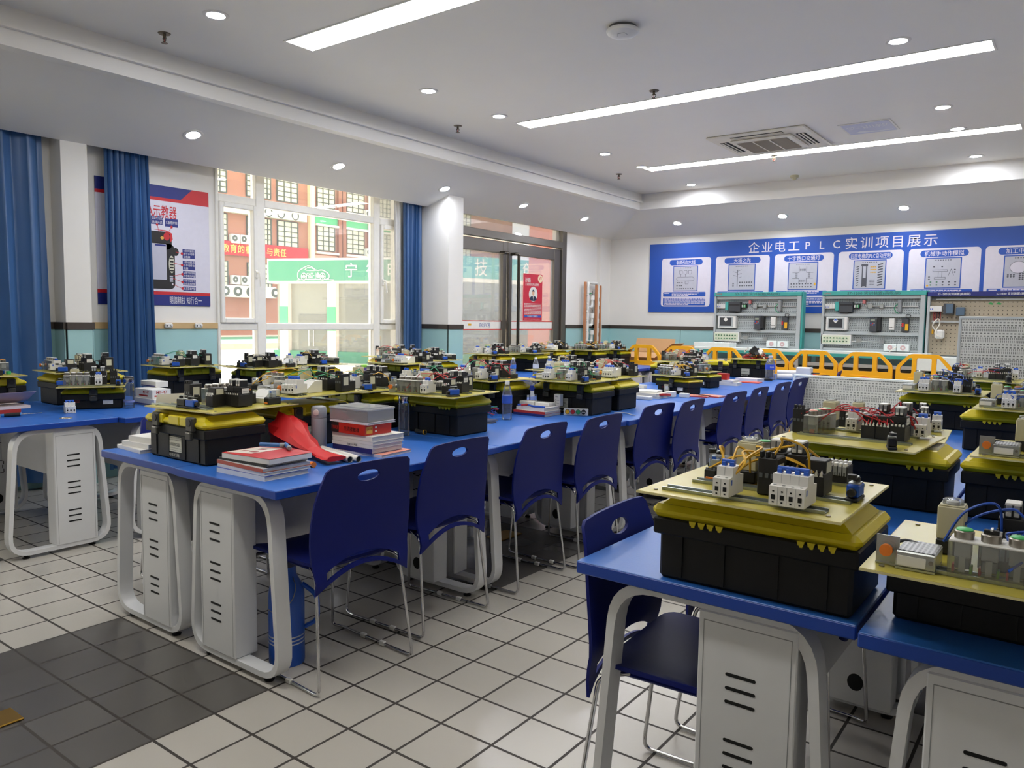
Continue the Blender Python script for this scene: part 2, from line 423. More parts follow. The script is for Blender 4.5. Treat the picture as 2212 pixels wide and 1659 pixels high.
for p, q, h in ((1.80, 2.19, 2.10), (3.785, 4.10, 3.84)):
    s = MB()
    for b in ((p, p+.04, 1.273, 2.374), (q-.04, q, 1.273, 2.374)): s.box(PVC, -4.6, -4.51, *b, .006)
    for b in ((1.273, 1.32), (2.327, 2.374)): s.box(PVC, -4.6, -4.51, p+.04, q-.04, *b, .006)
    so_ = s.obj('sash', win); pane(-4.56, p+.04, q-.04, 1.32, 2.327, so_)
    hy = q-.02 if p < 2 else p+.02
    h = MB(); h.box(PVC, -4.51, -4.495, hy-.014, hy+.014, 1.70, 1.77, .004); h.tube(PVC, fillet([(-4.495, hy, 1.75), (-4.46, hy, 1.75), (-4.455, hy+.012, 1.62)], .02), .009, 8); h.obj('handle', so_)
W = MB()  # unseen bay assumed from the regular spacing, added to bring in daylight
for a, b in ((-3.45, -3.40), (-2.98, -2.88), (-1.48, -1.38), (-.65, -.60)): W.box(PVC, x0, x1, a, b, .42, 2.86, .006)
for a, b in ((.42, .50), (1.204, 1.273), (2.374, 2.447), (2.80, 2.86)):
    for p, q in ((-3.40, -2.98), (-2.88, -1.48), (-1.38, -.65)): W.box(PVC, x0+.003, x1-.003, p, q, a, b, .006)
win = struct(W.obj('window_2'))
for p, q in ((-3.40, -2.98), (-2.88, -1.48), (-1.38, -.65)):
    for a, b in ((.50, 1.204), (1.273, 2.374), (2.447, 2.80)): pane(-4.575, p, q, a, b, win)
# ------------------------------------------------------------------ glass double door
BRZ = mat('bronze_door_profile', '#6d675f', .35, .65)
D = MB()
D.box(BRZ, -4.56, -4.44, 7.355, 7.47, 0, 2.70, .004); D.box(BRZ, -4.56, -4.44, 4.76, 4.80, 0, 2.70, .004)
D.box(BRZ, -4.56, -4.43, 4.80, 7.355, 2.39, 2.487, .004); D.box(BRZ, -4.56, -4.44, 4.80, 7.355, 2.66, 2.70, .004)
door = struct(D.obj('door_1')); pane(-4.5, 4.80, 7.355, 2.487, 2.66, door)
TAPE = mat('white_door_tape', '#eceae4', .6); TAPER = mat('red_tape_line', '#d03a34', .6)
for y0_, y1_ in ((4.80, 6.058), (6.062, 7.35)):
    l = MB(); ic = y1_ > 7
    l.box(BRZ, -4.54, -4.47, y0_, y0_+(.10 if ic else .06), .01, 2.375, .004); l.box(BRZ, -4.54, -4.47, y1_-(.16 if ic else .10), y1_, .01, 2.375, .004)
    l.box(BRZ, -4.535, -4.475, y0_+.02, y1_-.02, 2.215, 2.375, .004); l.box(BRZ, -4.535, -4.475, y0_+.02, y1_-.02, .01, .20, .004)
    lo = l.obj('door_leaf', door)
    g0, g1 = y0_+(.10 if ic else .06), y1_-(.16 if ic else .10)
    pane(-4.505, g0, g1, .2, 2.215, lo, 'door_glass')
    t = MB(); t.box(TAPE, -4.501, -4.499, g0, g1, 1.21, 1.31); t.box(TAPER, -4.501, -4.498, g0, g1, 1.31, 1.321); t.box(TAPER, -4.501, -4.498, g0, g1, 1.199, 1.21)
    if not ic: t.text(mat('blue_print', '#3b55a8', .6), 'EX·沪C号', (-4.497, 5.62, 1.262), (0, 1, 0), (0, 0, 1), .05, .22); t.box(YELB, -4.498, -4.497, 5.28, 5.34, 1.255, 1.28)
    t.obj('safety_band', lo)
    hy = 6.19 if ic else 5.95
    h = MB(); h.tube(mat('door_handle_steel', '#5b5650', .22, .9), fillet([(-4.47, hy-.05, 2.22), (-4.38, hy-.05, 2.22), (-4.38, hy, 2.22), (-4.38, hy, .35), (-4.47, hy, .35)], .09, 6), .022, 10); h.obj('door_handle', lo)
# red notice on the right leaf
POR = mat('red_poster_paper', '#c4243a', .5)
P = MB(); xx = -4.492
P.box(POR, xx, xx+.004, 6.453, 6.914, 1.327, 1.983); xx += .0046
def ptx(m, t, y, z, h, w_=None, b=.01, mm=None, al='C'): m.text(mm or PAPER, t, (xx, y, z), (0, 1, 0), (0, 0, 1), h, w_, b, al)
ptx(P, '孙磊', 6.49, 1.895, .05, None, .015, None, 'L'); ptx(P, '工业自动化专业导师', 6.49, 1.835, .03, .33, .012, None, 'L')
P.prism(mat('cream_badge', '#ecd9b4', .6), [(b, a) for a, b in [(z, y) for y, z in ell(6.86, 1.925, .06, .055)]], xx-.0003, xx, 'yz'); P.text(POR, 'W', (xx+.0005, 6.862, 1.93), (0, 1, 0), (0, 0, 1), .055, .075, .03)
P.prism(PAPER, ell(6.69, 1.70, .105, .105, 28), xx-.0003, xx, 'yz')
SUIT = mat('dark_suit_print', '#1d2740', .7); SKN = mat('face_print', '#d9a98a', .7)
P.prism(SUIT, [(6.605, 1.628), (6.62, 1.66), (6.66, 1.675), (6.72, 1.675), (6.76, 1.66), (6.775, 1.628), (6.73, 1.605), (6.65, 1.605)], xx, xx+.0006, 'yz')
P.prism(PAPER, [(6.675, 1.678), (6.69, 1.62), (6.705, 1.678)], xx+.0006, xx+.001, 'yz'); P.prism(SUIT, [(6.686, 1.672), (6.69, 1.625), (6.694, 1.672)], xx+.001, xx+.0013, 'yz')
P.prism(SKN, ell(6.69, 1.718, .028, .038, 16), xx+.0006, xx+.001, 'yz'); P.prism(SUIT, [(6.661, 1.725), (6.663, 1.75), (6.68, 1.764), (6.70, 1.764), (6.717, 1.75), (6.719, 1.725), (6.712, 1.738), (6.668, 1.738)], xx+.001, xx+.0014, 'yz')
for i in range(9):
    z = 1.565-i*.02; y = 6.475
    while y < 6.89-(.12 if i == 8 else 0):
        l = .012+random.random()*.03; P.box(PAPER, xx-.0003, xx+.0002, y, min(y+l, 6.895), z-.004, z+.004); y += l+.006
P.box(mat('blue_poster_band', '#2f4fa6', .5), xx-.0003, xx+.0003, 6.475, 6.895, 1.372, 1.402); P.text(PAPER, '专业自强 立德树人', (xx+.0005, 6.685, 1.387), (0, 1, 0), (0, 0, 1), .016, .26, .01)
for i in range(10): P.box(PAPER, xx-.0003, xx+.0002, 6.49+i*.038, 6.515+i*.038, 1.345, 1.352)
tag(P.obj('poster'), 'red portrait notice stuck on the right leaf of the glass door', 'poster')
# ------------------------------------------------------------------ ceiling lights and fittings
EM = mat('led_panel_light', [1, .985, .93], .5, es=STRIP_E, var=0); FRM = mat('white_light_frame', '#dddad5', .5)
for k, y in enumerate((-1.52, 1.02, 3.57, 6.095)):
    t = thing('strip_light', ['', 'widest bright strip light crossing the top of the picture', 'long strip light running across the ceiling between the domed access point and the cassette unit', 'thin far strip light behind the cassette air conditioner'][k] or 'strip light over the desks nearest the camera', 'ceiling light', (-.625, y+.11, ZT), 0, 'long recessed strip lights')
    m = MB(); 
    for b in ((-1.885, 1.885, -.122, -.108), (-1.885, 1.885, .108, .122)): m.box(FRM, *b, -.004, .0)
    for b in ((-1.885, -1.871, -.108, .108), (1.871, 1.885, -.108, .108)): m.box(FRM, *b, -.004, .0)
    m.obj('frame', t); MB().box(EM, -1.871, 1.871, -.108, .108, -.0025, -.0005).obj('diffuser', t)
DEM = mat('downlight_disc', [.86, .90, 1.0], .5, es=DOWN_E, var=0)
def lens(): return MB().lathe(DEM, [(0, -.004), (.048, -.004), (.05, -.002)], n=20)
dl_ring = MB().lathe(FRM, [(.05, -.002), (.055, -.006), (.075, -.004), (.078, 0)], n=24).mesh('ring'); dl_lens = lens().mesh('lens')
SLOPE = math.atan2(ZL-ZW, .82)
def down(x, y, z, label, tilt=None):
    t = thing('downlight', label, 'ceiling light', (x, y, z), 0, 'round recessed downlights')
    if tilt: t.rotation_euler = tilt
    inst('trim_ring', dl_ring, t); inst('lens', dl_lens, t)
for i, (y, l) in enumerate(((.50, 'above the left sprinkler at the top of the picture'), (2.37, 'just above the streaks between two strip lights'), (3.29, 'left of the middle strip light end'), (5.16, 'nearest beyond the middle strip light, left of the cassette unit'), (6.02, 'beside the left end of the far strip light'), (7.43, 'under the far strip light near the tray corner'))):
    down(-2.48, y, ZT, 'round downlight in the flat ceiling '+l)
for y, l in ((3.265, 'in the top right corner of the picture'), (5.12, 'right of the printed ceiling panel, upper of two'), (5.99, 'right of the printed ceiling panel, lower of two'), (7.41, 'under the right end of the far strip light')):
    down(.767, y, ZT, 'round downlight in the flat ceiling '+l)
for y, l in ((1.216, 'nearest, above the gathered blue curtain'), (2.702, 'above the middle of the window'), (4.208, 'beside the white pillar'), (5.683, 'above the glass door, left one'), (7.151, 'above the glass door, right one')):
    down(-3.95, y, 2.771, 'round downlight in the sloping border '+l, (0, -SLOPE, 0))
for x, l in ((-3.058, 'over the left end of the blue wall board'), (-1.538, 'over the third panel of the blue wall board'), (-.064, 'over the fourth panel of the blue wall board')):
    down(x, 8.28, 2.773, 'round downlight in the far sloping border '+l, (-SLOPE, 0, 0))
SPK = mat('sprinkler_brass', '#6a5f50', .35, .8)
def sprk(x, y, l):
    t = thing('sprinkler', l, 'sprinkler', (x, y, ZT), 0, 'ceiling sprinklers')
    MB().lathe(SPK, [(.0, -.006), (.035, -.006), (.04, 0)], n=16).obj('flange', t)
    m = MB(); m.cyl(SPK, (0, 0, -.005), (0, 0, -.03), .01); m.tube(SPK, [(-.014, 0, -.03), (-.016, 0, -.045), (0, 0, -.06)], .003); m.tube(SPK, [(.014, 0, -.03), (.016, 0, -.045), (0, 0, -.06)], .003); m.box(SPK, -.016, .016, -.005, .005, -.034, -.028); m.cyl(RED, (0, 0, -.03), (0, 0, -.055), .003); m.obj('frame', t)
    MB().cyl(SPK, (0, 0, -.06), (0, 0, -.063), .02, n=16).obj('deflector', t)
sprk(-3.036, .483, 'dark sprinkler head near the top left corner of the ceiling'); sprk(-3.02, 3.35, 'small sprinkler head over the window side, left of the middle strip light')
sprk(-1.0, 3.37, 'sprinkler head on the ceiling between the domed access point and the middle strip light'); sprk(-2.92, 6.27, 'sprinkler head near the far left tray corner'); sprk(-.997, 6.234, 'sprinkler head right behind the cassette air conditioner')
t = thing('access_point', 'white domed wireless access point on the ceiling', 'access point', (-.561, 2.062, ZT))
MB().lathe(mat('dark_grey_base', '#5d5d5d', .6), [(.0, -.02), (.085, -.02), (.085, 0)], n=28).obj('base', t)  # base disc is plain dark grey behind the white cover
MB().lathe(WPL, [(0, -.062), (.04, -.06), (.075, -.052), (.095, -.04), (.1, -.028), (.098, -.018), (.085, -.016)], n=32).obj('cover', t)
m = MB(); m.tube(GPL, [(-.02, -.03, -.062), (.0, -.06, -.0585), (.04, -.05, -.0575), (.045, -.02, -.06)], .0012, 4); m.obj('logo_line', t)
t = thing('smoke_detector', 'small cream smoke detector beneath the far strip light', 'smoke detector', (-1.162, 7.5, ZT))
MB().lathe(BEIGE, [(0, -.03), (.045, -.03), (.05, -.02), (.05, 0)], n=20).obj('base', t); MB().lathe(BEIGE, [(0, -.055), (.02, -.055), (.028, -.03)], n=16).obj('sensor_head', t)
t = thing('ceiling_air_conditioner', 'square four-way cassette air conditioner in the ceiling', 'air conditioner', (-.81, 5.53, ZT))
CASS = mat('cassette_cream', '#dcd6c8', .5); CGR = mat('cassette_grille', '#9a9184', .6)
m = MB(); m.box(CASS, -.475, .475, -.475, .475, -.022, 0, .012); m.box(CASS, -.30, .30, -.30, .30, -.045, -.02, .018); m.obj('panel', t)
g = MB(); g.box(CGR, -.245, .245, -.245, .245, -.048, -.044)
for i in range(30): g.box(CGR, -.24, .24, -.236+i*.0162, -.23+i*.0162, -.052, -.047)
for xv in (-.08, .08): g.box(CASS, xv-.006, xv+.006, -.245, .245, -.053, -.047)
g.obj('intake_grille', t)
for a in range(4):
    s = MB(); s.M = Matrix.Rotation(a*PI/2, 4, 'Z')
    s.box(DARK, -.25, .25, -.415, -.33, -.0245, -.02); s.box(CASS, -.245, .245, -.40, -.385, -.03, -.024); s.box(CASS, -.245, .245, -.365, -.352, -.028, -.024); s.obj('air_outlet', t)
t = thing('ceiling_panel', 'square pale blue printed panel in the ceiling right of the air conditioner', 'panel', (.117, 5.49, ZT))
MB().box(FRM, -.222, .222, -.222, .222, -.006, 0, .004).obj('frame', t)
m = MB(); m.box(mat('pale_blue_print', '#c3c6dc', .5), -.2, .2, -.2, .2, -.008, -.005); wp = mat('pale_print_white', '#dfe0e6', .5)
m.prism(wp, [(-.14, .13), (.0, .17), (.17, .16), (.18, .13), (.05, .14), (-.1, .09)], -.0085, -.008)
for i, ch in enumerate('实训教'): m.text(wp, ch, (-.12+i*.12, .0-.06, -.0087), (1, 0, 0), (0, -1, 0), .09)
m.obj('printed_sheet', t)
# ------------------------------------------------------------------ outside the window
ASPH = mat('sunlit_concrete', '#dcd3c2', .9, var=.04, scale=.4)
g = MB(); g.box(ASPH, -75, 45, -45, 110, -.25, -.1); g.box(mat('red_running_track', '#c0644a', .9), -33, -27, -30, 110, -.1, -.095); g.box(mat('track_yellow', '#e6c26a', .9), -27, -26.6, -30, 110, -.1, -.094); g.box(mat('turf_green', '#5c9b78', .9), -44, -33, -30, 110, -.1, -.095)
o = g.obj('ground'); struct(o)
RB = mat('red_render_wall', '#a8735f', .8, var=.06, scale=.6); RBd = mat('red_pilaster', '#98604c', .8); PW = mat('pale_cornice', '#e2dfd6', .8); WFR = mat('dark_window_bars', '#4c5550', .6); WPN = mat('cream_window_pane', '#d9d9c4', .3); SILL = mat('white_sill', '#efece6', .7); GB = mat('green_fascia', '#4fb07a', .7); PKB = mat('pink_render', '#e0a39a', .8)  # facade panes have an even pale cream colour
bd = thing('school_building', 'long red school building seen through the window across the yard', 'building', (-48, 38, -.1))
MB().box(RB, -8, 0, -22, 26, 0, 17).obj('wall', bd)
def bwin(y0_, y1_, z0, z1, nv=3, nh=4):
    m = MB(); m.box(WFR, .02, .05, y0_-.05, y1_+.05, z0-.05, z1+.05)
    for i in range(nv+1): yv = y0_+(y1_-y0_)*i/nv; m.box(WFR, .05, .12, yv-.035, yv+.035, z0, z1)
    for i in range(nh+1): zv = z0+(z1-z0)*i/nh; m.box(WFR, .05, .11, y0_, y1_, zv-.03, zv+.03)
    o = m.obj('window', bd); MB().box(WPN, .051, .06, y0_, y1_, z0, z1).obj('pane', o)
for z0, z1 in ((10.15, 12.0), (6.75, 8.65), (3.5, 5.3)):
    for a, b in ((-9.0, -8.0), (-6.35, -5.65), (-4.9, -4.3), (-3.7, -1.85), (.05, 1.8), (3.1, 5.0), (6.7, 8.1), (9.6, 11.4), (13, 15), (17, 19)):
        bwin(a, b, z0, z1, 2 if b-a < 1.2 else 3, 5)
m = MB()
for a in (2.1, 2.55, 5.4, 8.5): m.box(RBd, .0, .25, a, a+.35, 0, 17)
m.obj('pilaster', bd)
m = MB(); m.box(PW, 0, .5, -9, -1.3, 8.75, 9.45); m.box(PW, 0, .5, -9, -4.2, 2.75, 3.6)
for y_, z_ in ((-4.8, 9.1), (-3.7, 9.1), (-2.4, 9.1)): m.tube(WFR, [(.52, y_+.3*math.cos(k*PI/8), z_+.3*math.sin(k*PI/8)) for k in range(17)], .04, 5)
for y_ in (-8.5, -7.5, -6.45, -4.3): m.cyl(WFR, (.5, y_, 3.17), (.55, y_, 3.17), .34, n=14); m.cyl(PW, (.55, y_, 3.17), (.57, y_, 3.17), .15)
m.obj('cornice', bd)
m = MB()
for z_ in (8.85, 5.45): m.box(GB if z_ > 8 else PKB, 0, .1, -.3, 8.2, z_, z_+.9)
m.obj('fascia', bd)
m = MB()
for z_ in (10.0, 8.75, 6.55):
    for a, b in ((-.2, 2.1), (2.9, 5.3), (6.5, 8.3)): m.box(SILL, 0, .3, a, b, z_-.1, z_+.06)
m.obj('sill', bd)
m = MB(); m.box(mat('cream_light_column', '#ece2b4', .6), 0, .35, -.85, -.4, 5.5, 17); m.box(mat('pale_blue_strip', '#bcd7e8', .5), .35, .38, -.7, -.55, 5.5, 17); m.obj('light_column', bd)
bn = MB(); bn.box(mat('red_banner_cloth', '#c02432', .7), -47.8, -47.74, 29.0, 37.0, 5.65, 6.64)
yt = mat('yellow_banner_print', '#f0dc6e', .7)
for i, ch in enumerate('教育的根本'): bn.text(yt, ch, (-47.72, 29.75+i*.62, 6.12), (0, 1, 0), (0, 0, 1), .46, .52, .02)
for i, ch in enumerate('与责任'): bn.text(yt, ch, (-47.72, 33.4+i*.62, 6.12), (0, 1, 0), (0, 0, 1), .46, .52, .02)
tag(bn.obj('banner'), 'red banner with yellow characters on the school building', 'banner')
for y_, z_, l in ((30.46, 6.85, 'left of the pair above the red banner'), (31.2, 6.85, 'right of the pair above the red banner'), (30.46, 3.92, 'left of the pair below the red banner'), (31.2, 3.92, 'right of the pair below the red banner'), (43.25, 10.06, 'high on the right of the school building'), (43.3, 6.85, 'right of the school building, over the green shop sign')):
    t = thing('outdoor_air_conditioner', 'white outdoor air conditioner '+l, 'air conditioner', (-47.55, y_, z_-.3), 0, 'outdoor units on the school building')
    MB().box(WPL, -.35, 0, -.33, .33, 0, .6, .03).obj('casing', t); m = MB(); m.cyl(WFR, (0, -.08, .3), (.012, -.08, .3), .22, n=16); m.cyl(WPL, (.012, -.08, .3), (.02, -.08, .3), .06); m.obj('fan_guard', t); MB().box(SILL, -.42, .0, -.3, .3, -.04, .0).obj('bracket', t)
def shop(nm, A, B, zt, zb, label, depth=3.5):
    A = Vector(A); B = Vector(B); d = B-A; L = d.length; rz = math.atan2(d.y, d.x)
    t = thing(nm, label, 'building', (A.x, A.y, -.1), rz); return t, L
SG = mat('green_shop_sign', '#3f8a6a', .6); SGF = mat('grey_shop_glass', '#84867c', .2); SGF2 = mat('grey_shop_glass_dark', '#6f7169', .2); SC = mat('pale_shop_column', '#eadad0', .7)
sh, L = shop('shop_building', (-19.2, 12.85), (-14.6, 14.43), 3.1, 2.5, 'single storey shop with a green sign, seen through the middle pane')
m = MB(); m.box(SGF, 0.1, L, .3, 2.0, 0, 2.7); m.box(SGF2, .9, 2.0, .27, .3, .3, 1.5); m.box(SGF2, 2.6, L-.05, .27, .3, .3, 2.3)
for x_ in (1.28, 1.45): m.box(PW, x_, x_+.02, .24, .28, .5, 1.1)
m.obj('shopfront', sh)
m = MB()
for x_ in (.32, 2.05): m.box(SC, x_, x_+.3, .1, .4, 0, 2.55); m.box(GB, x_-.005, x_+.305, .08, .1, 1.0, 1.75)
m.obj('column', sh); MB().box(SG, 0, L, .2, .45, 0, .35).obj('plinth', sh)
m = MB(); zb, zt = 2.53, 3.2; m.box(SILL, -.06, L, 0, .5, zb-.05, zt+.05); m.box(SG, 0, L, -.02, 0, zb+.02, zt-.02)
cw = []; 
def car(pts, r=.013): m.tube(SILL, [(1.06+x*.0235, -.035, zb+.06+z*.0235) for x, z in pts], r, 5)
car(spline([(5.5, 0), (1.5, 2), (1.2, 8), (3.5, 12), (9, 15), (16, 18), (22, 17), (30, 12), (38, 12.5), (46, 9), (49, 5), (48, 1.5), (45, .8)], 4)); car([(0, -.5), (8, .2)]); car([(12, .5), (36, .5)]); car([(42, .5), (56, -.5)]); car(spline([(12, 13), (17, 16), (23, 15), (28, 12), (17, 12), (12, 13)], 4), .009)
for wx in (10.5, 39): car([(wx+4*math.cos(k*PI/7), 4+4.6*math.sin(k*PI/7)) for k in range(15)]); car([(wx+2*math.cos(k*PI/4), 4+2*math.sin(k*PI/4)) for k in range(9)], .008); car([(wx-3.5, 4), (wx+3.5, 4)], .007); car([(wx, .5), (wx, 8)], .007)
m.text(SILL, 'CATL', (1.06+20.5*.0235, -.035, zb+.06+7*.0235), (1, 0, 0), (0, 0, 1), .085, .27, .02); m.text(SILL, '宁德时代', (1.06+20.5*.0235, -.035, zb+.06+3*.0235), (1, 0, 0), (0, 0, 1), .05, .18, .01); m.box(SILL, 1.06+28*.0235, 1.07+28*.0235, -.035, -.03, zb+.09, zb+.27); m.prism(SILL, ell(1.06+31.8*.0235, zb+.19, .06, .085), -.035, -.03, 'xz')
for i, ch in enumerate('宁德时代'): m.text(SILL, ch, (2.98+i*.72, -.035, .5*(zb+zt)), (1, 0, 0), (0, 0, 1), .34, .40, .035)
m.obj('sign', sh)
sh2, L = shop('shop_building', (-14.1, 15.9), (-12.2, 22.5), 3.4, 2.7, 'grey shopfront with a pale teal sign, seen through the glass door')
m = MB(); m.box(mat('blue_grey_shop_glass', '#8d979c', .25), 0, L, .3, 3.5, 0, 3); m.box(mat('blue_grey_shop_glass_dark', '#737d84', .25), -1, 3.2, .26, .3, .3, 1.7); m.obj('shopfront', sh2)
m = MB(); m.box(mat('teal_shop_sign', '#49b3b0', .6), -1, L, -.02, .3, 2.72, 3.4); m.box(SILL, -1, L, -.03, .3, 2.6, 2.72)
for i, ch in enumerate('技能创新'): m.text(SILL, ch, (1.05+i*.95, -.04, 3.06), (1, 0, 0), (0, 0, 1), .42, .48, .03)
m.obj('sign', sh2); m = MB(); m.box(GB, -1, L, .2, .3, 0, .3); m.obj('plinth', sh2)
m = MB(); m.box(mat('pink_porch_render', '#d9877a', .8), -5.55, -5.15, 8.05, 8.45, -.1, 3.3); tag(m.obj('porch_column'), 'red porch column outside the glass door', 'column')
# ------------------------------------------------------------------ desks
ZD = .74
def loop_frame(x0, x1, y0, y1):
    """closed rounded band of flat steel: wider at the floor than under the top; y0..y1 is the band width"""
    t = .022; pts = []
    def path(o):
        a, b = x0+o, x1-o; q = [(a+.05, .705-o), (b-.05, .705-o), (b, .02+o), (a, .02+o)]
        P = fillet([((q[0][0]+q[1][0])/2, q[0][1], 0)]+[(x, z, 0) for x, z in (q[1], q[2], q[3], q[0])]+[((q[0][0]+q[1][0])/2, q[0][1], 0)], .12-o, 6)
        return P[:-1]
    A, B = path(0), path(t); n = len(A); v = []; f = []
    for P, y in ((A, y0), (A, y1), (B, y1), (B, y0)): v += [(p.x, y, p.y) for p in P]
    for k in range(4): f += [(k*n+i, k*n+(i+1) % n, ((k+1) % 4)*n+(i+1) % n, ((k+1) % 4)*n+i) for i in range(n)]
    return v, f
def desk_protos(L, Wd, flip, tag_):
    """desk along +y, x 0..Wd; inner (back) side at x = 0 unless flip"""
    P = {}
    m = MB(); m.box(BLUEEDGE, 0, Wd, 0, L, ZD-.032, ZD-.001, .003); m.box(BLUETOP, .001, Wd-.001, .001, L-.001, ZD-.004, ZD, .0015); P['desktop'] = m.mesh('desktop')
    ix = (lambda a: Wd-a) if flip else (lambda a: a)
    for key, ya, s in (('near', .035, 1), ('far', L-.035-.06, -1)):
        m = MB(); v, f = loop_frame(.03, Wd-.035, ya, ya+.06); m.add(v, f, LEGW); P['leg_frame_'+key] = m.mesh('leg_frame', 40)
        m = MB(); a, b = sorted((ix(.12), ix(.345))); y0_, y1_ = (ya-.004, ya+.095) if s > 0 else (ya-.035, ya+.064)
        m.box(LEGW, a, b, y0_, y1_, .042, .683, .003)
        yo = y0_ if s > 0 else y1_; yi = y1_ if s > 0 else y0_; cx = (a+b)/2
        m.box(GPL, a+.012, a+.0135, yo-s*.0006, yo, .05, .66); m.box(GPL, b-.0135, b-.012, yo-s*.0006, yo, .05, .66); m.box(GPL, a+.012, b-.012, yo-s*.0006, yo, .66, .662)
        for zc in (.515, .36, .20):
            for k in range(3): m.prism(DARK, rrect(cx-.045, cx+.025, zc-.032*k+.028, zc-.032*k+.036, .004, 3), min(yo, yo-s*.0008), max(yo, yo-s*.0008), 'xz')
        for zc in (.53, .33):     # knock-out outlines on the inner face
            w2, h2 = .035, .04
            for q0, q1 in (((-1, -1), (1, -1)), ((1, -1), (1, 1)), ((1, 1), (-1, 1)), ((-1, 1), (-1, -1))):
                for k in range(3):
                    t0, t1 = k/3+.04, (k+1)/3-.05; e = .006 if k == 1 else 0
                    p = [(cx+w2*(q0[0]+(q1[0]-q0[0])*t), zc+h2*(q0[1]+(q1[1]-q0[1])*t)) for t in (t0, t1)]
                    p = [(x_-e*(abs(q0[0]+q1[0])/2)*(q0[0]), z_-e*(abs(q0[1]+q1[1])/2)*q0[1]) for x_, z_ in p]
                    m.box(DARK, min(p[0][0], p[1][0])-.002, max(p[0][0], p[1][0])+.002, min(yi, yi+s*.0008), max(yi, yi+s*.0008), min(p[0][1], p[1][1])-.002, max(p[0][1], p[1][1])+.002)
        m.prism(DARK, ell(cx, .12, .026, .03, 18), min(yi, yi+s*.001), max(yi, yi+s*.001), 'xz'); P['pedestal_'+key] = m.mesh('pedestal')
        m = MB()
        for xx in (.13, Wd-.14): m.lathe(BLK, [(.018, 0), (.02, .006), (.012, .01), (.008, .024)], (xx, ya+.03, 0), 12)
        P['feet_'+key] = [MB().lathe(BLK, [(.018, 0), (.02, .006), (.012, .01), (.008, .024)], (xx, ya+.03, 0), 12).mesh('foot') for xx in (.13, Wd-.14)]
    a, b = sorted((ix(.19), ix(.205))); P['modesty_panel'] = MB().box(LEGW, a, b, .10, L-.10, .37, .70).mesh('modesty_panel')
    return P
def desk(P, loc, rz, label, group, grom=None):
    t = thing('desk', label, 'desk', loc, rz, group)
    inst('desktop', P['desktop'], t)
    for k in ('near', 'far'):
        lf = inst('leg_frame', P['leg_frame_'+k], t); inst('pedestal', P['pedestal_'+k], t)
        for me in P['feet_'+k]: inst('foot', me, lf)
    inst('modesty_panel', P['modesty_panel'], t)
    if grom:
        MB().lathe(STEEL, [(.022, ZD+.0005), (.024, ZD+.003), (.032, ZD+.003), (.034, ZD)], (*grom, 0), 20).obj('grommet', t)
    return t
DL = 1.262
PB = desk_protos(DL, .648, False, 'b'); PBl = desk_protos(DL, .618, True, 'l')
jit = [(0, 0), (-.008, .004), (.006, 0), (-.004, .004), (0, 0), (.006, 0)]
names = ['nearest', 'second', 'third', 'fourth', 'fifth', 'farthest']
for i in range(6):
    y = -.66+1.2665*i
    desk(PB, (-.996+jit[i][0], y, 0), 0, f'blue topped desk on the chair side of the middle row, {names[i]} from the camera', 'desks of the middle row, right column')
    desk(PBl, (-1.617-jit[i][1]*2, y+.008, 0), 0, f'blue topped desk on the window side of the middle row, {names[i]} from the camera', 'desks of the middle row, window column')
PC = desk_protos(DL, .662, True, 'c'); PCr = desk_protos(DL, .662, False, 'c2')
for i in range(4):
    y = -.645+1.27*i
    desk(PC, (.862, y, 0), 0, f'blue topped desk in the left column of the right hand row, {names[i]} from the camera', 'desks of the right hand row, left column')
    desk(PCr, (1.533, y-.03, 0), 0, f'blue topped desk in the outer column of the right hand row, {names[i]} from the camera', 'desks of the right hand row, outer column')
PA = desk_protos(1.28, .62, False, 'a'); PAf = desk_protos(1.28, .62, True, 'a2')
n = 0
for j, (ya, xe) in enumerate(((-.685, -2.66), (.76, -2.64), (2.20, -2.66), (4.15, -2.66), (6.1, -2.68))):
    for k in range(2):
        e = xe+(.075 if (k == 1 and j == 0) else .012*k)
        where = ['at the left edge of the picture', 'behind the first pair of window side desks', 'in front of the window mullion', 'in front of the white pillar', 'in front of the glass door'][j]
        # rotated a quarter turn: the short end faces the aisle
        d = desk(PAf if k == 0 else PA, (e, ya+.622*k, 0), PI/2, f'blue topped desk of the window side rows, {"nearer" if k == 0 else "farther"} of the pair {where}', 'window side desks set across the room', (.40, .16) if j == 0 and k == 0 else None)
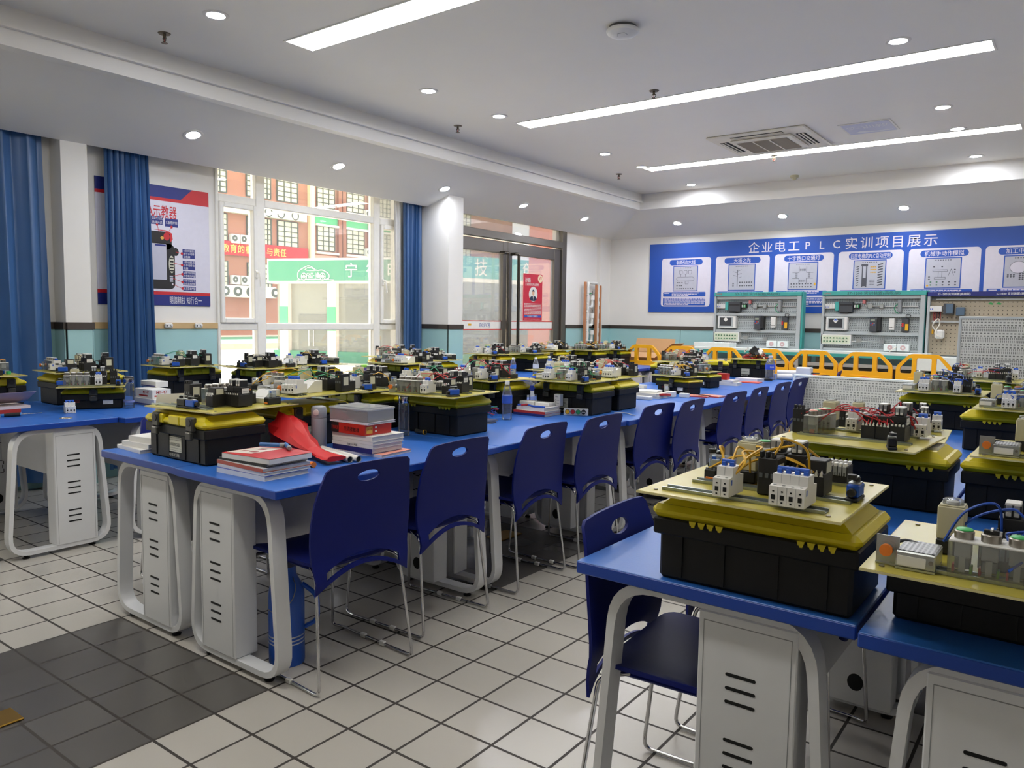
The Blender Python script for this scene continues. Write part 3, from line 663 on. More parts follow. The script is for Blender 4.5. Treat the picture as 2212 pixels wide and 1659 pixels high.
# ------------------------------------------------------------------ chairs
def chair_meshes():
    """local frame: sitter looks towards -x, seat centre near (0, 0)"""
    P = {}
    W0, W1, H0, H1 = .205, .228, -.015, .425      # half widths top / middle; v is height above .40
    def fn(u, v, o):
        z = .395+v; lean = .215+.035*max(0, (v-.08)/.345)+.035*max(0, (v-.26)/.165)**2*.6+.022*math.exp(-(v/.08)**2)
        x = lean-.16*u*u*(1-.75*max(0, v/.425))-.012*math.sin(v*150)*math.exp(-((v-.17)/.06)**2)*.12
        return (x-o, u, z)
    def hw(v): return .208+.022*math.sin(PI*min(1, max(0, (v+.02)/.40)))-.012*max(0, (v-.3)/.12)
    ol = []
    n = 12
    for i in range(n+1):
        u = -.215+.43*i/n; ol.append((u, .02-.055+.075*(1-(u/.215)**2)))
    for i in range(1, 13): v = -.03+.43*i/12; ol.append((hw(v), v))
    ol[-1] = (hw(.4)-.004, .408); ol.append((hw(.4)-.02, .421))
    for i in range(1, 6): ol.append(((.18-.36*i/6), .424+.004*math.sin(PI*i/6)))
    ol += [(-hw(.4)+.02, .421), (-hw(.4)+.004, .408)]
    for i in range(11, 0, -1): v = -.03+.43*i/12; ol.append((-hw(v), v))
    hole = ell(0, .373, .052, .021, 20)
    slot = []
    for i in range(15): u = -.17+.34*i/14; slot.append((u, .062-.022+.045*(1-(u/.17)**2)))
    for i in range(14, -1, -1): u = -.17+.34*i/14; slot.append((u, .032-.022+.045*(1-(u/.17)**2)))
    m = MB(); m.sheet(CHAIRB, ol, [hole, slot], .035, fn, .009); P['backrest'] = m.mesh('backrest', 50)
    so = rrect(-.255, .20, -.215, .215, .05, 5)
    def fs(u, v, o):
        z = .446-.012*math.exp(-((u-.05)/.16)**2)*math.cos(v/.215*PI*.5)-.03*max(0, (-u-.17)/.085)**2+.018*abs(v/.215)**3
        return (u, v, z+o)
    m = MB(); m.sheet(CHAIRB, so, [], .045, fs, .012); m.box(CHAIRB, -.10, .16, -.17, .17, .42, .436, .008)
    P['seat'] = m.mesh('seat', 50)
    for k, s in (('a', -1), ('b', 1)):
        m = MB()
        p = [(.13, s*.165, .432), (.205, s*.195, .415), (.255, s*.222, .008), (.10, s*.222, .008), (-.19, s*.222, .008), (-.235, s*.205, .008), (-.205, s*.185, .42), (-.12, s*.165, .432)]
        m.tube(CHROME, fillet(p, .03, 4), .0062, 8); P['leg_'+k] = m.mesh('leg', 60)
        P['clip_'+k] = [MB().box(CLEARP, a, a+.03, s*.222-.009, s*.222+.009, .0, .018, .003).mesh('floor_clip') for a in (.06, -.06)]
    m = MB()
    m.tube(CHROME, [(.13, -.165, .428), (.13, .165, .428)], .0058, 8); P['bar_a'] = m.mesh('crossbar')
    m = MB(); m.tube(CHROME, [(-.12, -.165, .428), (-.12, .165, .428)], .0058, 8); P['bar_b'] = m.mesh('crossbar')
    return P
CH = chair_meshes()
def chair(x, y, rz, label, group='blue chairs with chrome sled legs'):
    t = thing('chair', label, 'chair', (x, y, 0), rz, group)
    inst('seat', CH['seat'], t); inst('backrest', CH['backrest'], t)
    for k in 'ab':
        l = inst('leg', CH['leg_'+k], t)
        for me in CH['clip_'+k]: inst('floor_clip', me, l)
        inst('crossbar', CH['bar_'+k], t)
    return t
G1 = 'blue chairs along the aisle side of the middle row'
for i, (x, y, a, l) in enumerate(((-.475, -.338, -3, 'nearest of the aisle row, by the blue vacuum flask'), (-.545, .235, 1, 'second of the aisle row, behind the nearest one'), (-.555, .905, 2, 'third of the aisle row'), (-.52, 1.43, 0, 'fourth of the aisle row'), (-.56, 2.205, -3, 'fifth of the aisle row'), (-.505, 2.58, 2, 'sixth of the aisle row'),
     (-.50, 3.37, -2, 'seventh of the aisle row'), (-.515, 3.935, 1, 'eighth of the aisle row'), (-.54, 4.605, 0, 'ninth of the aisle row'), (-.575, 5.25, -3, 'tenth of the aisle row'), (-.56, 5.90, -14, 'turned a little, next to last of the aisle row'), (-.60, 6.72, 8, 'last of the aisle row, against the yellow barriers'))):
    chair(x, y, math.radians(a), 'navy blue chair with an oval grip hole, '+l, G1)
for i, y in enumerate((-.10, .48, 1.16, 1.74, 2.43)):
    chair(-1.70, y, PI+.03*(i % 3-1), 'navy blue chair on the window side of the middle row, '+['partly seen between the white desk legs', 'second from the near end', 'third from the near end', 'fourth from the near end', 'fifth from the near end'][i], 'blue chairs on the window side of the middle row')
chair(1.085, -.36, PI+.05, 'navy blue chair tucked under the front corner desk on the right', 'blue chairs at the right hand row')
chair(1.10, .25, PI-.04, 'navy blue chair just behind the one at the front corner desk', 'blue chairs at the right hand row')
chair(1.02, 4.72, PI-.3, 'navy blue chair at the far end of the right hand row, before the white punched panel', 'blue chairs at the right hand row')
chair(-2.40, 6.95, .2, 'navy blue chair in front of the yellow barriers, left one of two', 'blue chairs between the far desks')
chair(-2.20, 6.45, .4, 'navy blue chair in front of the yellow barriers, right one of two', 'blue chairs between the far desks')
chair(-3.5, 5.75, PI/2+.1, 'navy blue chair between the far window side desks', 'blue chairs between the far desks')
# ------------------------------------------------------------------ toolboxes
LBL = mat('cream_label', '#c9c7b4', .5); LBK = mat('label_print', '#23241f', .6); LATCH = mat('dark_grey_latch', '#33332f', .5)
def toolbox_meshes(L, D, hb, hl, small=False):
    """long side along x; latches at -y, hinges at +y; centre of the base at the origin"""
    P = {}; rim = .016
    m = MB(); a, b = L/2-rim, D/2-rim
    m.box(BLKB, -a, a, -b, b, 0, hb-.03, .008); m.box(BLKB, -L/2+.004, L/2-.004, -D/2+.004, D/2-.004, hb-.04, hb, .004)
    for x in (-a*.75, -a*.28, a*.28, a*.75): m.box(BLKB, x-.006, x+.006, -b-.004, b+.004, .01, hb-.035)
    P['base'] = m.mesh('base')
    m = MB()
    m.box(YEL, -L/2, L/2, -D/2, D/2, hb, hb+hl*.62, .012)
    v = [(sx*(L/2-.015-q*.03), sy*(D/2-.012-q*.022), hb+hl*(.5+q*.5)) for q in (0, 1) for sx, sy in ((-1, -1), (1, -1), (1, 1), (-1, 1))]
    m.add(v, [(3, 2, 1, 0), (4, 5, 6, 7)]+[(i, (i+1) % 4, 4+(i+1) % 4, 4+i) for i in range(4)], YEL)
    if not small:
        for x in (-L*.33, -L*.06, L*.12): m.box(YEL, x, x+L*.17, -D/2-.004, -D/2+.05, hb+.004, hb+hl*.86, .004)
        for x0 in (-L*.40, L*.12):
            for k in range(4): m.prism(YEL, [(x0+k*.021, hb+.003), (x0+k*.021+.016, hb+.003), (x0+k*.021+.014, hb-.006), (x0+k*.021+.011, hb-.006), (x0+k*.021+.010, hb-.010), (x0+k*.021+.004, hb-.010), (x0+k*.021+.003, hb-.006)], D/2-.002, D/2+.003, 'xz')
    P['lid'] = m.mesh('lid')
    if not small:
        P['tray'] = [MB().box(glassmat('parts_tray_clear', (.9, .91, .9), .1, .05, .3), s*(L/2-.075)-.03, s*(L/2-.075)+.03, -D*.27, D*.27, hb+hl-.006, hb+hl+.006, .005).mesh('parts_tray') for s in (-1, 1)]
    P['latch'] = []
    for x in ((-L*.26, L*.30) if not small else (0,)):
        m = MB(); w2 = .024; y = -D/2
        m.box(LATCH, x-w2, x+w2, y-.013, y+.012, hb-.012, hb+hl*.93, .005); m.cyl(BLK, (x, y-.013, hb+hl*.5), (x, y-.015, hb+hl*.5), .016, n=16)
        m.box(LATCH, x-w2*.9, x+w2*.9, y-.018, y-.004, hb-.045, hb-.012, .004); m.box(STEEL, x-w2*.6, x+w2*.6, y-.02, y-.014, hb-.018, hb-.013, .002)
        P['latch'].append(m.mesh('latch'))
    m = MB(); y = -D/2+rim-.0005; cx = -.015
    if not small:
        m.box(LBL, cx-.052, cx+.052, y-.0015, y, .035, .098)
        for k in range(6): m.box(LBK, cx-.05, cx+.05, y-.0018, y, .041+k*.0095+(.014 if k > 2 else 0), .0418+k*.0095+(.014 if k > 2 else 0))
        m.text(LBK, '19寸精品塑料工具箱', (cx, y-.002, .066), (1, 0, 0), (0, 0, 1), .011, .078, .02); m.text(LBL, '轻便五金工具箱', (cx, y-.0035, .022), (1, 0, 0), (0, 0, 1), .011, .076, .02)
    else:
        m.box(WPL, L*.12, L*.30, y-.0015, y, .03, .07); m.box(RED, L*.12, L*.30, y-.0018, y, .065, .07); m.box(LBK, L*.24, L*.29, y-.0018, y, .056, .06)
        for k in range(3): m.box(GPL, L*.13, L*.22+.01*k, y-.0018, y, .036+.008*k, .0375+.008*k)
        for k in range(5): m.box(RED, -L*.34+k*.010, -L*.34+.008+k*.010, y-.001, y, .055, .063)
        for k in range(4): m.box(RED, -L*.32+k*.010, -L*.32+.006+k*.010, y-.001, y, .045, .050)
    P['label'] = m.mesh('label'); return P
TB = toolbox_meshes(.462, .29, .147, .05); TS = toolbox_meshes(.36, .20, .098, .03, True)
TOPZ = {'b': .147+.05, 's': .128}
def toolbox(kind, x, y, rz, label, z=ZD):
    P = TB if kind == 'b' else TS
    t = thing('toolbox', label, 'toolbox', (x, y, z), math.radians(rz), 'black toolboxes with yellow lids')
    inst('base', P['base'], t); l = inst('lid', P['lid'], t)
    for me in P.get('tray', []): inst('parts_tray', me, l)
    for me in P['latch']: inst('latch', me, t)
    inst('label', P['label'], t); return t
# ------------------------------------------------------------------ electrical components (base on z = 0, front towards -y)
SILV = mat('silver_device_metal', '#b5b8b6', .3, .8); SOCK = mat('orange_clip', '#e8842a', .5); CABLE = mat('dark_grey_cable', '#3a3d40', .5); DGREY = mat('dark_contact_grey', '#5a5e62', .5)
RELC = glassmat('relay_clear_cover', (.85, .93, .97), .1, .05, .15)
CP = {}
def comp(name, key, mb, subs=()): CP[key] = (name, mb.mesh(name), [(n, b.mesh(n)) for n, b in subs])
def breaker(n):
    m = MB(); w = .018*n
    pr = [(-.043, .006), (-.043, .046), (-.022, .048), (-.022, .068), (.022, .068), (.022, .048), (.043, .046), (.043, .006)]
    m.prism(WPL, pr, -w/2, w/2, 'yz')
    for i in range(n):
        x = -w/2+.018*(i+.5)
        m.box(DARK, x-.004, x+.004, -.0436, -.0425, .018, .028); m.box(DARK, x-.002, x+.002, -.0436, -.0425, .011, .014); m.box(DARK, x-.002, x+.002, -.0436, -.0425, .034, .037)
        m.cyl(GPL, (x, -.033, .046), (x, -.033, .0475), .0035, n=8)
        if i: m.box(GPL, x-.0093, x-.0087, -.0434, -.04, .008, .045); m.box(GPL, x-.0093, x-.0087, -.0224, .022, .05, .0683)
    m.box(BLUE, w/2-.001, w/2+.0005, -.030, -.024, .03, .042)
    t = MB(); t.cyl(BLUE, (-w/2+.004, -.001, .078), (w/2-.004, -.001, .078), .0045, n=8)
    for i in range(n): x = -w/2+.018*(i+.5); t.box(BLUE, x-.005, x+.005, -.007, .005, .064, .077, .001)
    comp('circuit_breaker', f'br{n}', m, [('toggle', t)])
for n in (1, 2, 3, 4): breaker(n)
m = MB(); m.box(BLK, -.0225, .0225, -.037, .037, .0, .05, .002); m.box(BLK, -.0225, .0225, -.024, .024, .05, .082, .002)
for s in (-1, 1):
    for i in range(4): x = -.0165+i*.011; m.box(WPL, x-.004, x+.004, s*.031-.005, s*.031+.005, .046, .056, .001); m.box(DGREY, x-.0035, x+.0035, s*.0335-.003, s*.0335+.003, .03, .045)
    for i in range(5): x = -.022+i*.011; m.box(BLK, x-.0012, x+.0012, s*.031-.006, s*.031+.006, .044, .062)
m.box(WPL, .0215, .0228, -.018, .018, .054, .076); m.box(GPL, .0226, .0229, -.014, .012, .062, .064)
a = MB(); a.box(BLK, -.014, .014, -.020, .020, .082, .108, .001); a.box(WPL, -.013, .013, -.019, .019, .107, .112, .001)
for i in range(2): x = -.0065+i*.013; a.box(GPL, x-.005, x+.005, -.0215, -.016, .086, .108, .001); a.box(WPL, x-.004, x+.004, -.0225, -.02, .086, .094, .001)
comp('contactor', 'con', m, [('auxiliary_block', a)])
m = MB(); m.box(BLK, -.0225, .0225, -.037, .037, .0, .05, .002); m.box(BLK, -.0225, .0225, -.024, .024, .05, .078, .002)
for s in (-1, 1):
    for i in range(4): x = -.0165+i*.011; m.prism(WPL, [(x-.004, .044), (x+.004, .044), (x, .058)], s*.034-.004, s*.034+.004, 'xz')
m.box(LBL, .0215, .0228, -.018, .018, .05, .074)
comp('contactor', 'con2', m)
m = MB(); m.box(BLK, -.0145, .0145, -.036, .036, 0, .028, .002)
for s in (-1, 1):
    for i in range(3): x = -.009+i*.009; m.box(DGREY, x-.003, x+.003, s*.03-.003, s*.03+.003, .027, .032)
m.box(SOCK, -.01, .01, -.0375, -.034, .004, .010, .001)
a = MB(); a.box(RELC, -.0135, .0135, -.011, .011, .029, .060, .002); a.box(WPL, -.009, .009, -.008, .008, .03, .048, .001); a.box(BLUE, -.005, .005, -.0115, -.009, .05, .056)
comp('relay', 'rel', m, [('relay_cover', a)])
m = MB(); m.box(BLK, -.024, .024, -.026, .026, 0, .03, .003); m.box(BEIGE, -.024, .024, -.024, .024, .03, .096, .002); m.box(BEIGE, -.022, .022, -.022, .022, .096, .099, .001)
a = MB(); a.lathe(CLEAR, [(.019, .099), (.019, .107), (.016, .109), (0, .109)], n=20); a.lathe(WPL, [(.012, .0991), (.012, .104), (0, .104)], n=14)
comp('timer_relay', 'tim', m, [('dial', a)])
def bcap(col, lamp=False):
    b = MB(); b.lathe(STEEL if not lamp else CLEAR, [(.016, 0), (.0165, .013), (.0145, .015)], n=20); b.lathe(mat('cap_'+col, col, .4), [(.0142, .012), (.0142, .0165), (.012, .018), (0, .0185)], n=18); return b
def bbox(key, cols, w=.042):
    n = len(cols); L = n*w; m = MB()
    m.box(WPL, -L/2, L/2, -.026, .026, .064, .068, .001); m.box(CLEAR, -L/2, L/2, -.0265, -.0255, 0, .064); m.box(CLEAR, -L/2, L/2, .0255, .0265, 0, .064)
    for s in (-1, 1): m.box(CLEAR, s*L/2-.001, s*L/2+.001, -.026, .026, 0, .066)
    subs = []
    for i, c_ in enumerate(cols):
        x = -L/2+w*(i+.5); m.box(WPL, x-.013, x+.013, -.012, .012, .034, .062, .001); m.box(GPL, x-.012, x+.012, -.013, .013, .014, .034, .001); m.box(WPL, x-.005, x+.005, -.015, -.012, .008, .036)
        m.box(mat('green_contact_block', '#7dc23a', .5), x+.012, x+.016, -.012, .004, .006, .02); m.box(RED, x-.016, x-.012, -.012, .004, .006, .02)
        b = bcap(c_, False) if c_ != 'knob' else MB().lathe(STEEL, [(.016, 0), (.0165, .013), (.0145, .015), (0, .0145)], n=20).box(BLK, -.012, .012, -.004, .004, .014, .022, .001).box(WPL, -.002, .002, -.004, .012, .02, .024)
        b.v = [v+Vector((x, 0, .068)) for v in b.v]; subs.append(('push_button', b))
    comp('button_station', key, m, subs)
bbox('bs4', ('#3fae5f', 'knob', '#3fae5f', '#d24545')); bbox('bs3', ('#3fae5f', '#d24545', '#e0a81c')); bbox('bs4w', ('#cfcfcd', '#d8d8d6', '#cfcfcd', '#d8d8d6'), .036); bbox('bs4p', ('#d98b80', '#7fbf93', '#d98b80', '#7fbf93'), .036)
bbox('bs2', ('#3fae5f', '#3fae5f'))
m = MB(); L = .13; m.box(BLK, -L/2, L/2, -.028, .028, 0, .045, .002)
for i in range(12):
    x = -L/2+.006+i*.0107
    for s in (-1, 1): m.box(WPL, x-.004, x+.004, s*.02-.008, s*.02+.008, .04, .052, .001); m.box(DARK, x-.002, x+.002, s*.0285-.0005, s*.0285+.0005, .02, .03)
    m.box(GPL, x-.004, x+.004, -.029, -.026, .022, .044)
comp('terminal_block', 'ter', m)
m = MB(); m.box(SILV, -.033, .033, -.045, .045, 0, .004); m.box(SILV, -.033, .033, -.045, .045, .004, .034, .002); m.box(perfmat('mesh_cover', '#a9abac', '#26282a', .008, .008, .34, alt=False, axes=(0, 1)), -.031, .031, -.038, .043, .0342, .0352); m.box(WPL, -.03, .018, -.047, -.045, .008, .026); m.cyl(STEEL, (.026, -.0452, .02), (.026, -.047, .02), .004)
comp('power_supply', 'psu', m)
m = MB(); m.box(BLK, -.014, .014, -.034, .034, 0, .008, .002); m.box(BLUE, -.013, .013, -.022, .030, .008, .036, .003); m.cyl(BLK, (0, -.022, .02), (0, -.036, .02), .009, n=12); m.box(SILV, -.012, .012, -.012, .022, .035, .039, .001)
a = MB(); a.cyl(BLK, (0, .015, .038), (0, .015, .048), .008); a.box(SILV, -.005, .005, -.03, .02, .048, .051, .001); a.box(DARK, -.0018, .0018, -.024, .006, .0505, .0515); a.cyl(BLK, (0, -.028, .05), (0, -.028, .06), .01, n=14)
comp('limit_switch', 'lim', m, [('lever', a)])
m = MB(); m.box(BLK, -.014, .014, -.034, .034, 0, .008, .002); m.box(BLK, -.013, .013, -.022, .030, .008, .036, .003); m.box(SILV, -.012, .012, -.012, .022, .035, .039, .001)
a = MB(); a.cyl(BLK, (0, .015, .038), (0, .015, .048), .008); a.box(SILV, -.004, .004, -.045, .02, .048, .051, .001); a.cyl(BLK, (0, -.04, .046), (0, -.04, .054), .01, n=14)
comp('limit_switch', 'limb', m, [('lever', a)])
m = MB(); m.box(SILV, -.02, .02, -.006, .006, 0, .003); m.box(SILV, -.02, .02, -.001, .001, 0, .055); m.cyl(SILV, (0, .035, .03), (0, -.012, .03), .011, n=14); m.cyl(SILV, (0, -.003, .03), (0, .004, .03), .017, n=6); m.cyl(ORANGE, (0, -.012, .03), (0, -.02, .03), .0115, n=16)
m.tube(CABLE, spline([(0, .035, .03), (.02, .06, .035), (.05, .055, .03), (.06, .03, .02), (.035, .012, .016), (.018, .03, .022), (.03, .05, .032), (.055, .04, .03)], 4), .0035, 6)
comp('proximity_sensor', 'sen', m)
def rail(L):
    m = MB(); m.box(ZINC, -L/2, L/2, -.0175, .0175, .0005, .0015); m.box(ZINC, -L/2, L/2, -.0175, -.0125, .0, .007); m.box(ZINC, -L/2, L/2, .0125, .0175, 0, .007); return m
comp('mounting_rail', 'rail', rail(.36)); comp('mounting_rail', 'rail2', rail(.24))
m = MB(); m.box(BLK, -.022, .022, -.03, .03, 0, .085, .003)
for i in range(3): x = -.013+i*.013; m.box(DGREY, x-.004, x+.004, -.032, -.02, .04, .05); m.box(BLK, x-.005, x+.001, -.03, -.01, .085, .098, .001)
m.box(LBL, .0215, .0228, -.016, .016, .03, .07)
comp('thermal_relay', 'thr', m)
m = MB(); m.prism(WPL, [(-.04, 0), (-.045, .02), (.0, .055), (.045, .055), (.045, 0)], -.042, .042, 'yz')
for i in range(3): m.box(DARK, -.025+i*.02, -.015+i*.02, .005, .02, .0548, .0553)
m.box(LBL, -.03, .03, -.036, -.02, .028, .0285); comp('socket_housing', 'soc', m)
m = MB(); m.box(WPL, -.075, .075, -.003, .003, .0, .05, .001)
sb = []
for i, c_ in enumerate(('#b4303a', '#2e8a63', '#e0a81c')):
    b = MB(); x = -.035+i*.038; b.cyl(BLK, (x, -.003, .026), (x, -.01, .026), .0155, n=18); b.cyl(mat('cap_'+c_, c_, .4), (x, -.01, .026), (x, -.022, .026), .012, n=18); b.cyl(DARK, (x, -.022, .022), (x, -.0224, .022), .003); sb.append(('push_button', b))
comp('lamp_bracket', 'lam', m, sb)
m = MB()
for i, c_ in enumerate((BLUE, WPL, GREEN)): m.cyl(c_, (-.03+.03*i, 0, 0), (-.03+.03*i, 0, .02), .013, n=14)
comp('pilot_lamp', 'pil', m)
# the boards
PW_, PD_ = .445, .45
bm = MB(); bm.box(PLATEE, -PW_/2, PW_/2, -PD_/2, PD_/2, .015, .0195); bm.box(PLATE, -PW_/2+.001, PW_/2-.001, -PD_/2+.001, PD_/2-.001, .019, .0203)
for sx in (-1, 1):
    for sy in (-1, 1): bm.cyl(STEEL, (sx*.19, sy*.19, .02), (sx*.19, sy*.19, .023), .005, n=8)
BPL = bm.mesh('plate'); BFT = [MB().lathe(BLK, [(.011, 0), (.013, .015)], (sx*.15, sy*.09, 0), 10).mesh('rubber_foot') for sx in (-1, 1) for sy in (-1, 1)]
bm = MB(); bm.box(PLATEE, -.19, .19, -.14, .14, .015, .0195); bm.box(PLATE, -.189, .189, -.139, .139, .019, .0203)
BPS = bm.mesh('plate'); BFS = [MB().lathe(BLK, [(.009, 0), (.011, .015)], (sx*.12, sy*.07, 0), 10).mesh('rubber_foot') for sx in (-1, 1) for sy in (-1, 1)]
WC = {'y': mat('yellow_wire', '#d8a92c', .45), 'r': mat('red_wire', '#b3222c', .45), 'b': mat('blue_wire', '#2452b8', .45), 'g': mat('green_wire', '#2f8f66', .45), 'w': mat('white_wire', '#d8d4c8', .5), 'k': mat('black_wire', '#1c1d20', .5)}
LAY = {
 'A': [('rail', 0, .115, 0), ('rail', .02, -.03, 0), ('rail', 0, -.125, 0), ('br2', -.03, -.125, 0), ('br4', .11, -.125, 0), ('rel', -.13, .01, 0), ('rel', -.10, .01, 0), ('tim', -.055, .03, 0), ('con', .02, .015, 0), ('con', .068, .015, 0), ('con2', .116, .0, 0), ('thr', .03, -.045, 0), ('bs2', -.04, .125, 0), ('ter', .08, .13, 0), ('lim', .195, .0, 0), ('lim', -.17, .09, 0)],
 'B': [('rail', .0, -.11, 0), ('rail', 0, .0, 0), ('rail', 0, .10, 0), ('br2', .02, -.115, 0), ('bs4w', -.09, -.11, 0), ('con2', .12, -.08, 0), ('con', .12, .01, 0), ('con', .07, .01, 0), ('tim', -.12, .03, 0), ('ter', .0, .04, 0), ('psu', -.165, -.05, 0), ('sen', -.19, -.13, 0), ('lim', .185, -.13, -.5), ('con', .0, .125, 0), ('thr', .06, .12, 0), ('rel', -.07, .125, 0)],
 'C': [('rail', 0, -.12, 0), ('rail2', .05, .0, 0), ('br3', -.08, -.12, 0), ('br2', .09, -.125, 0), ('bs2', -.01, -.06, 0), ('con', -.03, .05, 0), ('con', .02, .05, 0), ('con', .07, .05, 0), ('thr', .13, -.07, 0), ('tim', -.15, .06, 0), ('psu', -.17, -.06, 0), ('lim', .19, -.13, 0), ('pil', .06, .125, 0), ('rel', .14, .06, 0), ('bs3', -.07, .13, 0)],
 'D': [('rail', -.05, -.13, 0), ('rail2', -.05, -.09, 0), ('con2', .055, -.06, 0), ('con', .09, -.01, 0), ('con', .135, -.01, 0), ('ter', .02, .06, 0), ('bs4w', -.06, .02, PI/2), ('thr', -.15, -.03, 0), ('limb', -.02, -.14, PI/2), ('lim', .045, -.145, PI/2), ('br3', -.1, .12, 0), ('rel', .16, .1, 0), ('soc', .07, .13, 0)],
 'E': [('rail', 0, -.11, 0), ('lam', -.03, -.05, .1), ('soc', .08, -.02, 0), ('br4', .13, -.12, .1), ('psu', -.02, -.13, 0), ('sen', .06, -.15, PI/2), ('bs3', -.14, -.03, 0), ('rel', -.17, -.1, 0), ('con', .02, .09, 0), ('con', .07, .09, 0), ('tim', -.06, .06, 0), ('ter', .1, .13, 0), ('thr', .17, .08, 0)],
 'F': [('rail', 0, -.06, 0), ('rail', -.02, .09, 0), ('bs4p', -.13, -.01, PI/2-.1), ('thr', -.19, -.02, 0), ('con2', .04, -.01, 0), ('con2', .085, -.01, 0), ('con', .13, -.01, 0), ('con', .06, .05, 0), ('br2', .17, .09, 0), ('tim', -.15, .13, 0), ('br2', -.05, .09, 0), ('rel', .02, .13, 0), ('con', .11, .12, 0), ('limb', .15, -.15, .3)],
 'G': [('rail', 0, -.12, 0), ('bs4', .0, -.115, 0), ('psu', -.135, -.11, 0), ('sen', -.185, -.13, 0), ('tim', -.10, -.005, 0), ('con', .0, .01, 0), ('con', .055, .01, 0), ('con2', .11, .0, 0), ('ter', .02, -.05, 0), ('pil', .0, .1, 0), ('bs3', .11, .1, 0), ('rel', .17, -.04, 0)],
 'H': [('rail', 0, -.08, 0), ('br4', -.02, -.08, 0), ('lim', -.02, -.12, PI/2), ('con', .05, .0, 0), ('con', .0, .02, 0), ('bs3', .11, -.05, PI/2), ('thr', -.14, -.01, 0), ('tim', -.08, .06, 0), ('rel', .09, .08, 0), ('sen', .14, -.06, PI/2), ('soc', -.03, .09, 0)],
 'I': [('rail', 0, -.08, 0), ('bs4w', -.08, -.06, 0), ('br2', .04, -.08, 0), ('con', .06, .02, 0), ('con', .01, .03, 0), ('tim', -.1, .05, 0), ('lim', -.16, -.07, PI/2), ('lim', .15, -.08, 0), ('ter', .0, .1, 0), ('thr', .12, .05, 0)],
}
def wire_path(a, b, h, rnd):
    a = Vector(a); b = Vector(b); c = (a+b)/2+Vector((rnd.uniform(-.03, .03), rnd.uniform(-.03, .03), h)); d1 = a*.75+b*.25+Vector((rnd.uniform(-.02, .02), rnd.uniform(-.02, .02), h*.75)); d2 = a*.25+b*.75+Vector((rnd.uniform(-.02, .02), rnd.uniform(-.02, .02), h*.75))
    return spline([a, d1, c, d2, b], 5)
def board(lay, x, y, z, rz, label, wires='y', nw=5, seed=0, small=None, skip=(), wr=.0022):
    small = lay in 'HI' if small is None else small
    t = thing('wiring_board', label, 'circuit board', (x, y, z), math.radians(rz), 'wiring boards on the toolboxes')
    p = inst('plate', BPS if small else BPL, t)
    for me in (BFS if small else BFT): inst('rubber_foot', me, p)
    rnd = random.Random(seed); ends = []
    for key, cx, cy, a in LAY[lay]:
        if not small: cy *= 1.3
        if key in skip: continue
        n, me, subs = CP[key]
        zz = .0205 if key.startswith('rail') else .0215
        o = inst(n, me, t, cx, cy, zz+(.003 if key in ('con', 'con2') or key[:2] == 'br' else 0), a)
        for sn, sm in subs: inst(sn, sm, o)
        if key in ('con', 'con2', 'ter', 'bs4', 'bs4w', 'bs4p', 'bs3', 'bs2', 'br2', 'br3', 'br4', 'thr', 'tim', 'rel'):
            hgt = {'con': .075, 'con2': .075, 'ter': .07, 'thr': .09}.get(key, .05)
            ends.append((cx, cy, hgt))
    for i in range(nw):
        a, b = rnd.sample(ends, 2); j = lambda e: (e[0]+rnd.uniform(-.015, .015), e[1]-.03+rnd.uniform(-.01, .01), e[2])
        m = MB().tube(WC[wires[i % len(wires)]], wire_path(j(a), j(b), rnd.uniform(.02, .075), rnd), wr, 5); m.obj('wire', t, ang=60)
    return t
# ------------------------------------------------------------------ toolboxes and boards in place
BZ = ZD+.197; SZ = ZD+.128
toolbox('b', 1.293, -.495, 180, 'black toolbox with yellow lid at the near corner of the right hand row, hinge side to the camera')
board('A', 1.275, -.475, BZ, 0, 'wiring board with thick yellow wires on the toolbox at the near corner of the right hand row', 'y', 11, 3, wr=.0028)
toolbox('s', 1.735, -.47, 180, 'black toolbox cut by the right edge of the picture, under the board with four round push buttons')
board('G', 1.765, -.515, SZ, 0, 'wiring board with blue wires and four round push buttons at the right edge of the picture', 'b', 13, 5, small=False, wr=.0025)
toolbox('b', 1.305, .625, 180, 'black toolbox with yellow lid under the board of long red wires')
board('F', 1.25, .55, BZ, -3, 'wiring board with long red wires behind the front corner toolbox of the right hand row', 'r', 14, 8)
toolbox('b', 1.79, .65, 180, 'black toolbox with yellow lid at the right picture edge, second in the outer desk column')
board('G', 1.82, .60, BZ, 0, 'wiring board with an orange tipped sensor at the right picture edge, above the second outer toolbox', 'b', 4, 9)
toolbox('b', 1.61, 2.16, 180, 'black toolbox with yellow lid farther back at the right picture edge, under a board of blue wires')
board('C', 1.66, 2.14, BZ, 0, 'wiring board with blue wires on the farther toolbox at the right picture edge', 'b', 9, 11)
toolbox('s', 1.22, 1.36, 180, 'low black toolbox just behind the board of long red wires')
board('F', 1.20, 1.32, SZ, 4, 'wiring board with red wires partly hidden behind the board of long red wires', 'r', 6, 12, small=False)
toolbox('b', 1.20, 2.93, 180, 'black toolbox below a big beige timer, in front of the grey punched panel')
board('C', 1.19, 2.90, BZ, 0, 'wiring board with a beige timer and blue wires in front of the grey punched panel', 'b', 8, 14)
toolbox('b', 1.28, 4.25, 180, 'black toolbox at the far end of the right hand row, left one')
board('F', 1.28, 4.22, BZ, 0, 'wiring board with red and blue wires at the far end of the right hand row', 'rb', 8, 15)
toolbox('b', 1.85, 3.45, 180, 'black toolbox at the far right of the right hand row, by the picture edge')
board('G', 1.80, 3.42, BZ, 0, 'wiring board with pink and green buttons at the far right picture edge', 'rb', 6, 16)
